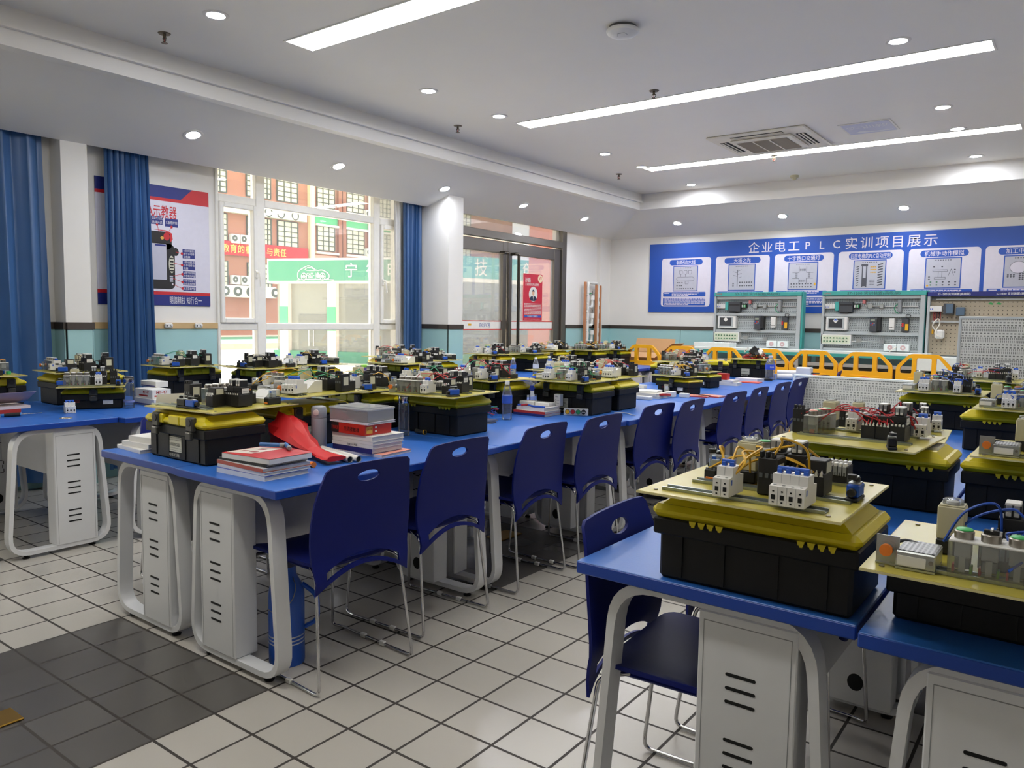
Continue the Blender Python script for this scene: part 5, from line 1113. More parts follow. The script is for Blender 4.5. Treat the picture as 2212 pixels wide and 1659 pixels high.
t = thing('tumbler', 'green and purple lidded tumbler against the window', 'tumbler', (-3.15, 2.30, ZD)); MB().lathe(cov('#d9b9c6'), [(.035, 0), (.04, .01), (.043, .09)], n=18).obj('body', t); MB().lathe(cov('#7fbf2f'), [(.044, .09), (.045, .095), (.045, .12), (.043, .122)], n=18).obj('green_band', t); MB().lathe(PAPER, [(.043, .122), (.043, .145)], n=18).obj('clear_band', t); MB().lathe(cov('#7a5fb0'), [(.045, .145), (.046, .17), (.044, .172)], n=18).obj('purple_band', t); MB().lathe(cov('#86c832'), [(.045, .172), (.042, .19), (0, .195)], n=18).obj('lid', t)
G4 = 'books on the far window side desks'
stack(-2.98, 6.25, ZD, [(.26, .19, .025, 0, 0, 0, '#2f4fb0', 'blue and white book at the bottom of the bright pile in front of the pipe rack', {}), (.26, .19, .02, 0, 0, 3, '#b8386e', 'crimson spined book in the bright pile', {}), (.26, .19, .03, .0, 0, -3, '#dcdce0', 'white book in the bright pile', {}), (.27, .2, .03, .0, 0, 4, '#d8765a', 'orange topped book on the bright pile', {})], G4)
tag(MB().box(cov('#c8364a'), -3.30, -3.10, 4.2, 4.33, ZD, ZD+.09, .003).obj('carton'), 'red carton next to the small water bottles', 'carton')
# ------------------------------------------------------------------ curtains
CURT = mat('satin_blue_curtain', '#3d6496', .36, var=.12, scale=5, spec=.7)
CURW = mat('pale_curtain_lining', '#cfcdc9', .6)
def curtain(x0, ya, yb, yc, yd, z0, z1, n, amp, label, seed, mt=CURT, group='blue curtains'):
    rnd = random.Random(seed); NU, NV = n*10, 10; ph = [rnd.uniform(-.5, .5) for _ in range(n+2)]; am = [rnd.uniform(.55, 1.25) for _ in range(n+2)]
    m = MB(); v = []; f = []
    for side in (0, 1):
        for j in range(NV+1):
            t = j/NV; a = ya+(yc-ya)*t; b = yb+(yd-yb)*t
            for i in range(NU+1):
                u = i/NU; k = int(u*n); w_ = u*n-k
                A = amp*(am[k]*(1-w_)+am[k+1]*w_)*(.75+.35*t)
                x = x0+A*math.sin(2*PI*u*n+ph[k]*(1-w_)+ph[k+1]*w_+.35*math.sin(3*t+k))+.012*math.sin(5*u+2*t)
                v.append((x-.004*side, a+(b-a)*(u+.012*math.sin(2*PI*u*n*2)), z1+(z0-z1)*t))
    W_ = NU+1; N = W_*(NV+1)
    for j in range(NV):
        for i in range(NU):
            q = (j*W_+i, j*W_+i+1, (j+1)*W_+i+1, (j+1)*W_+i); f.append(q); f.append(tuple(p+N for p in reversed(q)))
    for i in range(NU): f += [(i, i+N, i+1+N, i+1), (NV*W_+i+1, NV*W_+i+1+N, NV*W_+i+N, NV*W_+i)]
    for j in range(NV): f += [(j*W_, (j+1)*W_, (j+1)*W_+N, j*W_+N), (j*W_+NU, j*W_+NU+N, (j+1)*W_+NU+N, (j+1)*W_+NU)]
    m.add(v, f, mt); return tag(m.obj('curtain', ang=80), label, 'curtain', group)
curtain(-4.44, -.50, .31, -.52, .33, .06, 2.70, 5, .045, 'wide dark blue satin curtain at the left edge of the picture', 3)
curtain(-4.45, .75, 1.11, .72, 1.15, .08, 2.70, 8, .028, 'gathered blue curtain hanging in front of the white and blue wall poster', 5)
curtain(-4.44, 4.06, 4.37, 4.05, 4.36, .08, 2.72, 7, .03, 'gathered blue curtain between the window and the white pillar', 8)
curtain(-4.47, 3.94, 4.06, 3.97, 4.07, .08, 2.72, 2, .02, 'pale curtain lining along the window, left of the blue curtain by the pillar', 9, CURW, 'curtain linings')
# ------------------------------------------------------------------ wall poster between the windows
PBL = mat('poster_blue', '#1d2a78', .45); PRD = mat('poster_red', '#c5222c', .45); PWH = mat('poster_white', '#d5d2de', .4); PGY = mat('poster_grey', '#b9b9c8', .4); PBK = mat('poster_black', '#1b1a1c', .5)
m = MB(); X0 = -4.545
def pl(mm, poly, k): m.prism(mm, poly, X0, X0+.003+.0004*k, 'yz')
def R4(a, b, c, d): return [(a, c), (b, c), (b, d), (a, d)]
pl(PWH, R4(.715, 1.706, 1.42, 2.435), 0); pl(PBL, [(.715, 2.335), (1.44, 2.335), (1.549, 2.435), (.715, 2.435)], 1); pl(PRD, [(.715, 2.308), (1.706, 2.308), (1.706, 2.435), (1.549, 2.435), (1.44, 2.335), (.715, 2.335)], 1)
pl(PRD, R4(.715, 1.706, 1.512, 1.54), 1); pl(PBL, R4(.715, 1.706, 1.42, 1.512), 1)
xt = X0+.0052
def tx(mm, t, y, z, h, w_=None, b=.015, al='C'): m.text(mm, t, (xt, y, z), (0, 1, 0), (0, 0, 1), h, w_, b, al)
tx(PRD, 'A示教器', 1.27, 2.215, .085, .26, .03); tx(PWH, '明德精技 知行合一', 1.47, 1.466, .05, .30, .01)
pl(PBK, rrect(.93, 1.375, 1.56, 1.95, .05), 1); pl(PBK, rrect(1.12, 1.35, 1.90, 2.05, .04), 1); pl(PGY, rrect(.98, 1.30, 1.64, 1.945, .01), 2); pl(PBL, R4(1.20, 1.295, 1.925, 1.94), 3)
pl(PRD, ell(1.305, 2.01, .028, .034, 16), 3); pl(PRD, [(1.335, 1.96), (1.36, 1.99), (1.352, 2.04), (1.30, 2.063), (1.18, 2.063), (1.30, 2.052), (1.338, 2.03)], 2); pl(mat('gold_print', '#d8a64a', .5), ell(1.265, 1.995, .016, .014, 12), 3); pl(PBK, ell(1.385, 1.885, .028, .035, 14), 2)
pl(mat('cream_label', '#c9c7b4', .5), ell(1.345, 1.775, .026, .075, 18), 2)
for k in range(5): pl(PBK, R4(1.328, 1.362, 1.715+k*.026, 1.727+k*.026), 3)
for k in range(3): pl(PGY, R4(1.325, 1.355, 1.665-k*.02, 1.678-k*.02), 3)
pl(PWH, ell(1.35, 1.605, .008, .009, 10), 3)
for (a, b, c, d, ls) in ((1.17, 1.275, 2.105, 2.175, ('2.运行方式', '选择开关')), (1.293, 1.41, 2.095, 2.165, ('3.急停按钮',)), (1.447, 1.563, 1.835, 1.915, ('4.空间鼠标:', '用于手动移', '动机器')), (1.447, 1.563, 1.735, 1.815, ('5.移动键:用', '于手动移动', '机器')), (1.447, 1.566, 1.667, 1.725, ('6.用于设定程', '序倍率的按键')), (1.447, 1.566, 1.60, 1.655, ('7.用于设定手', '动倍率的按键')), (1.447, 1.566, 1.553, 1.59, ('8.主菜单按键',))):
    pl(PBL, R4(a, b, c, d), 2)
    for i, s_ in enumerate(ls): h = min(.02, (d-c)/len(ls)*.62); tx(PWH, s_, a+.008, d-(i+.5)*(d-c)/len(ls), h, min(b-a-.014, h*1.25*len(s_)), .02, 'L')
    e = ((1.24, 2.04), (1.305, 2.02), (1.385, 1.885), (1.35, 1.79), (1.345, 1.675), (1.345, 1.66), (1.35, 1.605))[('2', '3', '4', '5', '6', '7', '8').index(ls[0][0])]
    s0 = ((a+b)/2, c) if a < 1.4 else (a-.006, (c+d)/2); dx, dz = e[0]-s0[0], e[1]-s0[1]; L = math.hypot(dx, dz); nx, nz = -dz/L*.0018, dx/L*.0018
    pl(PRD, [(s0[0]+nx, s0[1]+nz), (e[0]+nx, e[1]+nz), (e[0]-nx, e[1]-nz), (s0[0]-nx, s0[1]-nz)], 3); pl(PRD, ell(s0[0], s0[1], .011, .012, 12), 3)
tag(m.obj('poster'), 'white wall poster of a handheld controller half hidden by the gathered curtain', 'poster')
# ------------------------------------------------------------------ big blue board on the far wall
BB = mat('board_blue', '#1c50ae', .4, var=.03, scale=2); BW = mat('board_white', '#d9d3dd', .4); BG = mat('board_sheet', '#b9b8c2', .4); BD = mat('board_print_dark', '#54545c', .5); BN = mat('board_print_green', '#4d7a5c', .5)
m = MB(); Y0 = 8.676
m.box(BB, -3.68, 1.62, Y0-.012, Y0, 1.485, 2.525); k0 = Y0-.012
def pb(mm, poly, k): m.prism(mm, poly, k0-.0012*k, k0, 'xz')
def bt(mm, t, x, z, h, w_=None, b=.02, k=4, al='C'): m.text(mm, t, (x, k0-.0012*k-.0004, z), (1, 0, 0), (0, 0, 1), h, w_, b, al)
for i, ch in enumerate('企业电工PLC实训项目展示'): bt(BW, ch, -2.045+i*.1865, 2.405, .105 if ch in 'PLC' else .118, None, .03, 1)
pans = (-3.471, -2.604, -1.743, -.893, -.044, .791); tt = ('装配流水线', '天塔之光', '十字路口交通灯', '四层电梯的PLC自动控制', '机械手动作模拟', '加工中心刀库')
def line(a, b, w_=.0022, c=BD, k=4):
    dx, dz = b[0]-a[0], b[1]-a[1]; L = math.hypot(dx, dz) or 1; nx, nz = -dz/L*w_, dx/L*w_
    pb(c, [(a[0]+nx, a[1]+nz), (b[0]+nx, b[1]+nz), (b[0]-nx, b[1]-nz), (a[0]-nx, a[1]-nz)], k)
def loop(p, **k): [line(p[i], p[(i+1) % len(p)], **k) for i in range(len(p))]
def dots(x, z, nx_, nz_, dx, dz, c=BD): [pb(c, ell(x+i*dx, z+j*dz, .011, .009, 8), 4) for i in range(nx_) for j in range(nz_)]
for i, (x, t_) in enumerate(zip(pans, tt)):
    wd = .79; cx = x+wd*.5; pb(BW, rrect(x, x+wd, 1.572, 2.30, .045), 1); pb(BB, rrect(cx-.265, cx+.265, 2.193, 2.276, .041, 6), 2)
    bt(BW, t_, cx, 2.233, .05, min(.48, .062*len(t_)), .03, 2)
    a, b = cx-.19, cx+.185; pb(BB, rrect(a-.012, b+.012, 1.80, 2.182, .003, 1), 2); pb(BG, rrect(a, b, 1.812, 2.17, .003, 1), 3); c = (a+b)/2
    for q in range(7): pb(BD, rrect(c-.09+q*.027, c-.09+q*.027+.014, 2.145, 2.155, .002, 1), 4)
    if i == 0:
        for q in range(3): loop(rrect(c-.10+q*.075, c-.05+q*.075, 2.06, 2.11, .003, 1)); line((c-.075+q*.075, 2.06), (c-.075+q*.075, 2.02))
        loop(rrect(c-.14, c+.14, 1.955, 2.015, .03, 4)); dots(c-.12, 1.93, 3, 1, .035, 0); loop(rrect(c, c+.05, 1.91, 1.95, .003, 1)); dots(c-.13, 1.885, 3, 1, .035, 0); dots(c-.13, 1.84, 8, 1, .036, 0)
    elif i == 1:
        line((c-.06, 1.86), (c-.06, 2.10), .004)
        for q in range(5): line((c-.06, 1.98+q*.025), (c-.06+(-1)**q*.06, 2.0+q*.025)); 
        dots(c-.02, 1.87, 6, 2, .034, .05); dots(c-.12, 1.87, 1, 2, 0, .03)
    elif i == 2:
        for sx in (-1, 1):
            for sz in (-1, 1): line((c+sx*.05, 2.0+sz*.04), (c+sx*.14, 2.0+sz*.04)); line((c+sx*.05, 2.0+sz*.04), (c+sx*.05, 2.0+sz*.12))
        for q in range(6):
            for sz in (-1, 1): pb(BD, rrect(c-.04+q*.014, c-.034+q*.014, 2.0+sz*.075-.015, 2.0+sz*.075+.015, .002, 1), 4)
            for sx in (-1, 1): pb(BD, rrect(c+sx*.085-.015, c+sx*.085+.015, 1.967+q*.012, 1.972+q*.012, .002, 1), 4)
        dots(c-.15, 1.845, 8, 2, .038, .04); pb(YELB, ell(c+.165, 1.88, .012, .02, 10), 5)
    elif i == 3:
        line((c-.085, 1.83), (c-.085, 2.12), .007); line((c-.035, 1.83), (c-.035, 2.12), .007); line((c-.06, 1.84), (c-.06, 1.95), .02); pb(BD, rrect(c-.10, c-.02, 2.10, 2.13, .004, 1), 5)
        for q in range(9): line((c+.10, 1.85+q*.033), (c+.16, 1.865+q*.033), .008); line((c-.16, 1.85+q*.03), (c-.13, 1.86+q*.03), .006)
        for q in range(4):
            for r_ in range(6): line((c+.0+r_*.012, 1.86+q*.02), (c+.008+r_*.012, 1.86+q*.02), .005)
        dots(c+.02, 2.02, 3, 3, .025, .035, mat('gold_print', '#d8a64a', .5))
    elif i == 4:
        loop(rrect(c-.11, c+.05, 2.01, 2.03, .002, 1)); line((c-.05, 1.94), (c-.05, 2.01)); line((c-.01, 1.94), (c-.01, 2.01)); loop(rrect(c-.09, c+.03, 1.915, 1.94, .002, 1)); line((c+.09, 2.04), (c+.06, 1.96)); line((c+.09, 2.04), (c+.12, 1.96)); dots(c-.10, 2.07, 2, 1, .09, 0); dots(c+.13, 2.0, 1, 2, 0, .03)
        dots(c-.13, 1.845, 2, 2, .068, .035, BN); dots(c+.005, 1.845, 3, 2, .068, .035); pb(YELB, ell(c-.165, 1.838, .012, .013, 10), 5); dots(c-.15, 1.915, 1, 2, 0, .03)
    else:
        pb(BW, ell(c-.05, 2.04, .085, .07, 20), 4); loop(ell(c-.05, 2.04, .085, .07, 20), k=5); dots(c-.15, 1.93, 3, 2, .03, .022); dots(c-.03, 1.90, 6, 4, .03, .022)
    for (z0, z1, nl) in ((1.722, 1.79, 3), (1.588, 1.70, 5)):
        pb(BB, rrect(x+.035, x+wd-.07, z0, z1, .012, 3), 2)
        for r_ in range(nl):
            q = x+.06+(.12 if nl == 3 else 0); zz = z1-(r_+.75)*(z1-z0)/(nl+.5)
            while q < x+wd-.10-(.25 if r_ == nl-1 else (.1 if nl == 3 else 0)):
                l = random.uniform(.02, .06); pb(BW, rrect(q, q+l, zz-.0055, zz+.0055, .002, 1), 3); q += l+.007
        if nl == 3: pb(BW, rrect(x+.055, x+.14, z1-.022, z1-.011, .002, 1), 3)
tag(m.obj('wall_board'), 'long blue wall board with white project panels and a white title', 'display board')
# ------------------------------------------------------------------ training benches against the far wall
FRG = mat('bench_grey_frame', '#aab0b2', .45); HTE = mat('bench_teal_header', '#3f9f98', .45); PERF = perfmat('punched_grey_panel', '#b9c0c1', '#5b6264', .026, .022); INV = mat('inverter_dark', '#3c3f44', .5); ALU = mat('aluminium_profile', '#b9bcbc', .4, .5); TOPM = mat('bench_white_top', '#dfe6e4', .4)
def bench(x, label, mirror, header='S7-1200 实训装置(高级版)'):
    t = thing('training_bench', label, 'training bench', (x, 8.30, 0), 0, 'upright training benches')
    Z = lambda zy: 1.71-(zy-100)*.00115
    Xc = lambda zx: (zx-125)*.001204
    m = MB(); m.box(FRG, 0, 1.21, .10, .14, 1.0, 1.71)
    for b in ((0, .03), (1.155, 1.21)): m.box(FRG, *b, 0, .12, 1.0, 1.71, .004)
    for a, b in ((1.665, 1.71), (1.435, 1.475), (1.205, 1.242), (1.0, 1.03)): m.box(FRG, .03, 1.155, .02, .12, a, b, .004)
    m.obj('frame', t)
    m = MB()
    for a, b in ((1.475, 1.665), (1.242, 1.435), (1.03, 1.205)): m.box(PERF, .03, 1.155, .085, .10, a, b)
    m.obj('punched_panel', t)
    m = MB(); m.box(HTE, 0, 1.22, -.01, .14, 1.71, 1.765, .004); m.box(HTE, 1.21, 1.235, .02, .14, 1.0, 1.765, .003)
    m.text(mat('header_print', '#2e4446', .6), header, (.62, -.0108, 1.737), (1, 0, 0), (0, 0, 1), .03, .62, .0); m.text(RED, '五新科技', (.07, -.0108, 1.737), (1, 0, 0), (0, 0, 1), .018, .09, .0); m.obj('header', t)
    def bx(nm, mm, a, b, c, d, dep, extra=None, r=.004):
        q = MB(); q.box(mm, Xc(a), Xc(b), .085-dep, .086, Z(d), Z(c), r)
        if extra: extra(q)
        return q.obj(nm, t)
    def e1(q): [q.box(BLUE, Xc(155+26*i), Xc(168+26*i), .018, .022, Z(232), Z(226)) for i in range(2)]; [q.box(GPL, Xc(150+i*26)-.001, Xc(150+i*26), .018, .021, Z(248), Z(192)) for i in range(1, 4)]
    bx('circuit_breaker', WPL, 150, 255, 190, 250, .06, e1); bx('controller', INV, 300, 440, 172, 285, .085, lambda q: (q.box(HTE, Xc(262), Xc(300), -.005, .08, Z(272), Z(170), .003), q.box(BLK, Xc(310), Xc(435), -.002, .0, Z(215), Z(195)), q.box(BLK, Xc(310), Xc(400), -.001, .03, Z(297), Z(285))))
    bx('terminal_block', BLK, 445, 505, 190, 247, .05, lambda q: [q.box(GREEN if i % 2 else WPL, Xc(450+13*i), Xc(460+13*i), .03, .036, Z(235), Z(205)) for i in range(4)])
    q = MB(); q.cyl(SILV, (Xc(560), .05, Z(218)), (Xc(740), .05, Z(218)), .012, n=12); q.box(SILV, Xc(585), Xc(630), .02, .08, Z(245), Z(190), .004); q.box(SILV, Xc(700), Xc(738), .02, .08, Z(245), Z(198), .004); q.box(mat('faded_red_part', '#b86a6a', .5), Xc(530), Xc(558), .03, .08, Z(190), Z(150), .003); q.cyl(WPL, (Xc(745), .07, Z(220)), (Xc(1060), .07, Z(220)), .008, n=8); q.obj('linear_guide', t)
    o = bx('communication_module', GPL, 878, 910, 150, 280, .09); MB().tube(WC['g'], spline([(Xc(878), .02, Z(190)), (Xc(850), .0, Z(230)), (Xc(855), .0, Z(270)), (Xc(885), .02, Z(300))], 4), .006, 6).obj('cable', o)
    def e2(q): q.box(FRG, Xc(195), Xc(365), -.002, .0, Z(478), Z(352), .001); q.box(mat('panel_screen', '#3b3d40', .25), Xc(205), Xc(345), -.0035, -.001, Z(462), Z(362)); q.prism(WPL, [(Xc(275), Z(412)), (Xc(303), Z(384)), (Xc(275), Z(356)), (Xc(247), Z(384))], -.006, -.0035, 'xz'); mirror and q.prism(BLUE, [(Xc(255), Z(380)), (Xc(275), Z(360)), (Xc(295), Z(380))], -.0065, -.006, 'xz')
    bx('touch_panel', WPL, 175, 395, 342, 492, .085, e2, .008)
    bx('inverter', INV, 620, 690, 345, 500, .10, lambda q: (q.box(mat('inverter_display', '#8c9484', .4), Xc(627), Xc(670), -.017, -.014, Z(385), Z(362)), [q.box((BLUE, RED, GPL)[(i+j) % 3], Xc(627+16*i), Xc(638+16*i), -.018, -.014, Z(415+16*j), Z(404+16*j)) for i in range(3) for j in range(2)], q.box(BLK, Xc(690), Xc(725), -.01, .08, Z(490), Z(345), .003)))
    bx('power_supply', WPL, 800, 853, 350, 475, .07, lambda q: [q.box(DARK, Xc(806+11*i), Xc(812+11*i), .012, .016, Z(455), Z(448)) for i in range(4)])
    o = bx('servo_drive', INV, 920, 985, 350, 495, .07, lambda q: (q.box(YELB, Xc(955), Xc(985), .01, .016, Z(480), Z(410)), q.box(RED, Xc(922), Xc(940), .01, .016, Z(440), Z(400)))); MB().tube(CABLE, spline([(Xc(985), .02, Z(345)), (Xc(1005), .0, Z(315)), (Xc(965), .0, Z(310)), (Xc(960), .02, Z(350))], 4), .004, 6).obj('cable', o)
    q = MB(); q.box(WPL, Xc(128), Xc(440), .0, .09, Z(652), Z(540), .004); q.box(mat('switch_plate_cream', '#cfd3bd', .5), Xc(140), Xc(428), -.002, 0, Z(642), Z(550)); o = q.obj('switch_panel', t)
    for j in range(2):
        for i in range(8): q = MB(); X_, Z_ = Xc(165+33*i), Z(578+38*j); q.cyl(mat('green_switch', '#5d9a6a', .5), (X_, -.002, Z_), (X_, -.014, Z_), .009, n=12); q.box(BLK, X_-.002, X_+.012, -.018, -.012, Z_-.002, Z_+.004); q.obj('toggle_switch', o)
    q = MB(); q.cyl(SILV, (Xc(440), .03, Z(612)), (Xc(735), .03, Z(612)), .009, n=10); q.box(SILV, Xc(490), Xc(540), .01, .06, Z(625), Z(580), .003); q.box(SILV, Xc(720), Xc(765), .01, .06, Z(628), Z(590), .003); q.obj('air_cylinder', t)
    for a, b in ((770, 888), (893, 1010)):
        q = MB(); q.box(TOPM, Xc(a), Xc(b), -.03, .09, Z(708), Z(630), .006); q.cyl(mat('pink_disc', '#c9a9a9', .5), ((Xc(a)+Xc(b))/2, -.03, Z(668)), ((Xc(a)+Xc(b))/2, -.036, Z(668)), .03, n=20); q.cyl(WPL, ((Xc(a)+Xc(b))/2, -.036, Z(668)), ((Xc(a)+Xc(b))/2, -.042, Z(668)), .008 if a < 800 else .012, n=12); q.obj('dial_box', t)
    if mirror: MB().tube(WC['w'], spline([(Xc(900), -.06, 1.07), (Xc(840), -.12, 1.0), (Xc(850), -.14, .92), (Xc(930), -.13, .93), (Xc(905), -.1, 1.0)], 6), .006, 7).obj('cable', t)
    q = MB(); q.box(TOPM, -.14, 1.31, -.33, .32, .965, 1.0, .004); q.box(HTE, -.14, 1.31, -.334, -.33, .925, .968); q.obj('table_top', t)
    for a in (-.12, 1.25):
        for y_ in (-.30, .26): MB().box(ALU, a, a+.045, y_, y_+.045, 0, .965, .003).obj('leg', t)
    q = MB()
    for z_ in (.80, .20): q.box(ALU, -.10, 1.29, -.295, -.26, z_, z_+.045, .003)
    q.obj('rail', t); MB().box(mat('dark_cabinet', '#4b443c', .6), -.05, 1.2, -.1, .2, .02, .78).obj('cabinet', t)
    return t
bench(-2.46, 'training bench with teal header, left one, its base partly behind the wire heap', False)
bench(-.98, 'training bench with teal header, right one, with a white cable hanging over the table edge', True)
o = MB().box(TOPM, -2.62, -2.10, 8.0, 8.27, 1.0, 1.06, .004).obj('white_case'); tag(o, 'low white case on the left end of the left training bench', 'case')
t = thing('training_bench', 'beige pegboard training bench with a navy header at the right edge of the picture', 'training bench', (.255, 8.30, 0), 0, 'upright training benches')
NAVY = mat('navy_header', '#15206a', .45); PEG = perfmat('beige_pegboard', '#a89c88', '#2c2722', .047, .047, .12, alt=False)
m = MB(); m.box(FRG, 0, .03, -.02, .12, .98, 1.745, .004); m.box(BLK, -.018, 0, .02, .12, .98, 1.745); m.box(FRG, .03, 1.6, .08, .12, .98, 1.69); m.box(ALU, .08, 1.6, .03, .07, 1.645, 1.665, .003); m.box(ALU, .05, .45, .02, .06, 1.375, 1.40, .003); m.obj('frame', t)
MB().box(PEG, .03, 1.6, .06, .082, .98, 1.645).obj('pegboard', t)
m = MB(); m.box(NAVY, 0, 1.6, -.03, .12, 1.69, 1.745, .003)
for x_ in (.28, .88): m.text(WPL, 'S7-1500 实训装置(高级版)', (x_, -.031, 1.717), (1, 0, 0), (0, 0, 1), .024, .34, .02)
m.obj('header', t)
m = MB(); m.box(WPL, .03, .16, -.02, .06, 1.51, 1.575, .004); [m.box(BLUE, .035+.02*i, .045+.02*i, -.023, -.02, 1.53, 1.545) for i in range(2)]; m.obj('circuit_breaker', t)
m = MB(); m.box(INV, .18, .285, -.06, .06, 1.475, 1.605, .006); m.box(mat('blue_grey_device', '#4f6478', .4), .21, .28, -.065, -.06, 1.49, 1.6); m.obj('controller', t); MB().box(mat('blue_grey_device', '#4f6478', .4), .31, .40, -.04, .06, 1.46, 1.56, .005).obj('communication_module', t)
m = MB()
for i in range(7): m.tube(WC['rk'[i % 2]], [(.07+.012*i, .03, 1.51), (.07+.012*i, .02, 1.45), (.075+.011*i, .03, 1.40)], .004, 5)
m.obj('wire', t)
m = MB()
for x_ in (.62, .70): m.prism(mat('green_marks', '#3f9a55', .6), [(x_, 1.60), (x_+.03, 1.622), (x_+.06, 1.605), (x_+.05, 1.59)], .058, .06, 'xz')
m.obj('sticker', t)
m = MB(); m.box(WPL, .10, .20, -.05, .05, 1.18, 1.29, .02); m.tube(WC['w'], spline([(.12, -.05, 1.27), (.08, -.08, 1.34), (.13, -.07, 1.42), (.15, -.05, 1.36), (.11, -.07, 1.25), (.17, -.08, 1.20)], 5), .008, 6); m.obj('cable_coil', t)
MB().box(YELB, .055, .075, .04, .06, 1.24, 1.29).obj('warning_tag', t)
m = MB(); m.box(TOPM, -.03, 1.6, -.35, .32, .80, .97, .006); m.obj('table_top', t)
for a in (0, 1.5):
    for y_ in (-.32, .26): MB().box(ALU, a, a+.045, y_, y_+.045, 0, .80, .003).obj('leg', t)
MB().box(mat('dark_cabinet', '#4b443c', .6), .1, 1.5, -.1, .2, .02, .7).obj('cabinet', t)
# ------------------------------------------------------------------ punched panels on stands
PW2 = perfmat('punched_white_panel', '#d8dad6', '#8b8f8c', .031, .024); PG2 = perfmat('punched_warm_grey_panel', '#c3c4c0', '#6b6c69', .028, .024)
def rack(nm, x, y, w_, z0, z1, pm, fm, label, rz=0):
    t = thing(nm, label, 'panel', (x, y, 0), rz, 'punched metal panels')
    MB().box(pm, .02, w_-.02, .0, .012, z0+.02, z1-.02).obj('punched_sheet', t)
    m = MB()
    for b in ((0, w_, z1-.022, z1), (0, w_, z0, z0+.022)): m.box(fm, b[0], b[1], -.008, .03, b[2], b[3], .003)
    for a in (0, w_-.022): m.box(fm, a, a+.022, -.008, .03, z0+.022, z1-.022, .003)
    m.obj('frame', t)
    for a in (.03, w_-.07): 
        q = MB(); q.box(ALU, a, a+.04, .03, .07, 0, z1-.05, .003); q.box(ALU, a, a+.04, -.2, .3, 0, .04, .003); q.obj('stand', t)
    return t
rack('punched_panel', -.44, 5.42, 1.56, .26, .845, PW2, TOPM, 'low white punched metal panel behind the last chairs of the aisle row')
rack('punched_panel', .92, 5.62, 1.3, .30, 1.425, PG2, FRG, 'tall grey punched metal panel at the right, before the pegboard bench')
# ------------------------------------------------------------------ yellow barriers
BY = mat('barrier_yellow', '#f2ac0e', .4, var=.04, scale=8); 
ed = ((-3.33, -2.775), (-2.767, -2.205), (-2.197, -1.632), (-1.624, -1.068), (-1.060, -.497), (-.489, .095), (.129, .689))
pl_ = ('leftmost, before the open cardboard boxes', 'second from the left, before the cardboard', 'third from the left, behind the bare yellow lid', 'fourth from the left, behind the wire heap', 'middle right, behind the large drink bottle', 'second from the right, behind the last aisle chairs', 'rightmost, standing next to the tall grey punched panel')
for (a, b), l in zip(ed, pl_):
    t = thing('barrier', 'yellow plastic barrier with three upper openings, '+l, 'barrier', ((a+b)/2, 7.30, 0), 0, 'row of yellow plastic barriers'); h = (b-a)/2
    ol = [(-h, .30), (h, .30), (h, .875), (h*.52, 1.02), (-h*.52, 1.02), (-h, .875)]
    def rp(p, r=.02): return [tuple(q)[:2] for q in fillet([((p[0][0]+p[-1][0])/2, (p[0][1]+p[-1][1])/2, 0)]+[(x, z, 0) for x, z in p]+[((p[0][0]+p[-1][0])/2, (p[0][1]+p[-1][1])/2, 0)], r, 3)][:-1]
    e = .042; hs = [rp([(-h*.27, .80), (h*.27, .80), (h*.27, .975), (-h*.27, .975)])]
    for s in (-1, 1): hs.append(rp([(s*h*.43, .80), (s*(h-e), .80), (s*(h-e), .865), (s*h*.52, .975), (s*h*.43, .975)]))
    for s in (-1, 1): hs.append(rp([(s*h*.66, .36), (s*(h-e), .36), (s*(h-e), .70), (s*h*.66, .70)]))
    m = MB(); m.sheet(BY, rp(ol, .04), hs, .2, lambda u, v, o: (u, o, v), .045); m.obj('frame', t, ang=30)
    m = MB(); m.box(BY, -h*.55, h*.55, -.030, -.0225, .40, .755, .006); m.obj('sign_plate', t)
    m = MB(); m.tube(RED, [(.13*math.cos(k*PI/14), -.032, .60+.13*math.sin(k*PI/14)) for k in range(29)], .011, 6); m.tube(RED, [(-.09, -.032, .69), (.09, -.032, .51)], .011, 6); m.cyl(BLK, (0, -.031, .64), (0, -.033, .64), .022, n=14); m.box(BLK, -.02, .02, -.033, -.031, .53, .62); m.obj('no_entry_mark', t)
    for s in (-1, 1): MB().box(BY, s*h*.7-.035, s*h*.7+.035, -.20, .20, 0, .05, .01).box(BY, s*h*.7-.03, s*h*.7+.03, -.022, .022, .04, .31, .005).obj('foot', t)
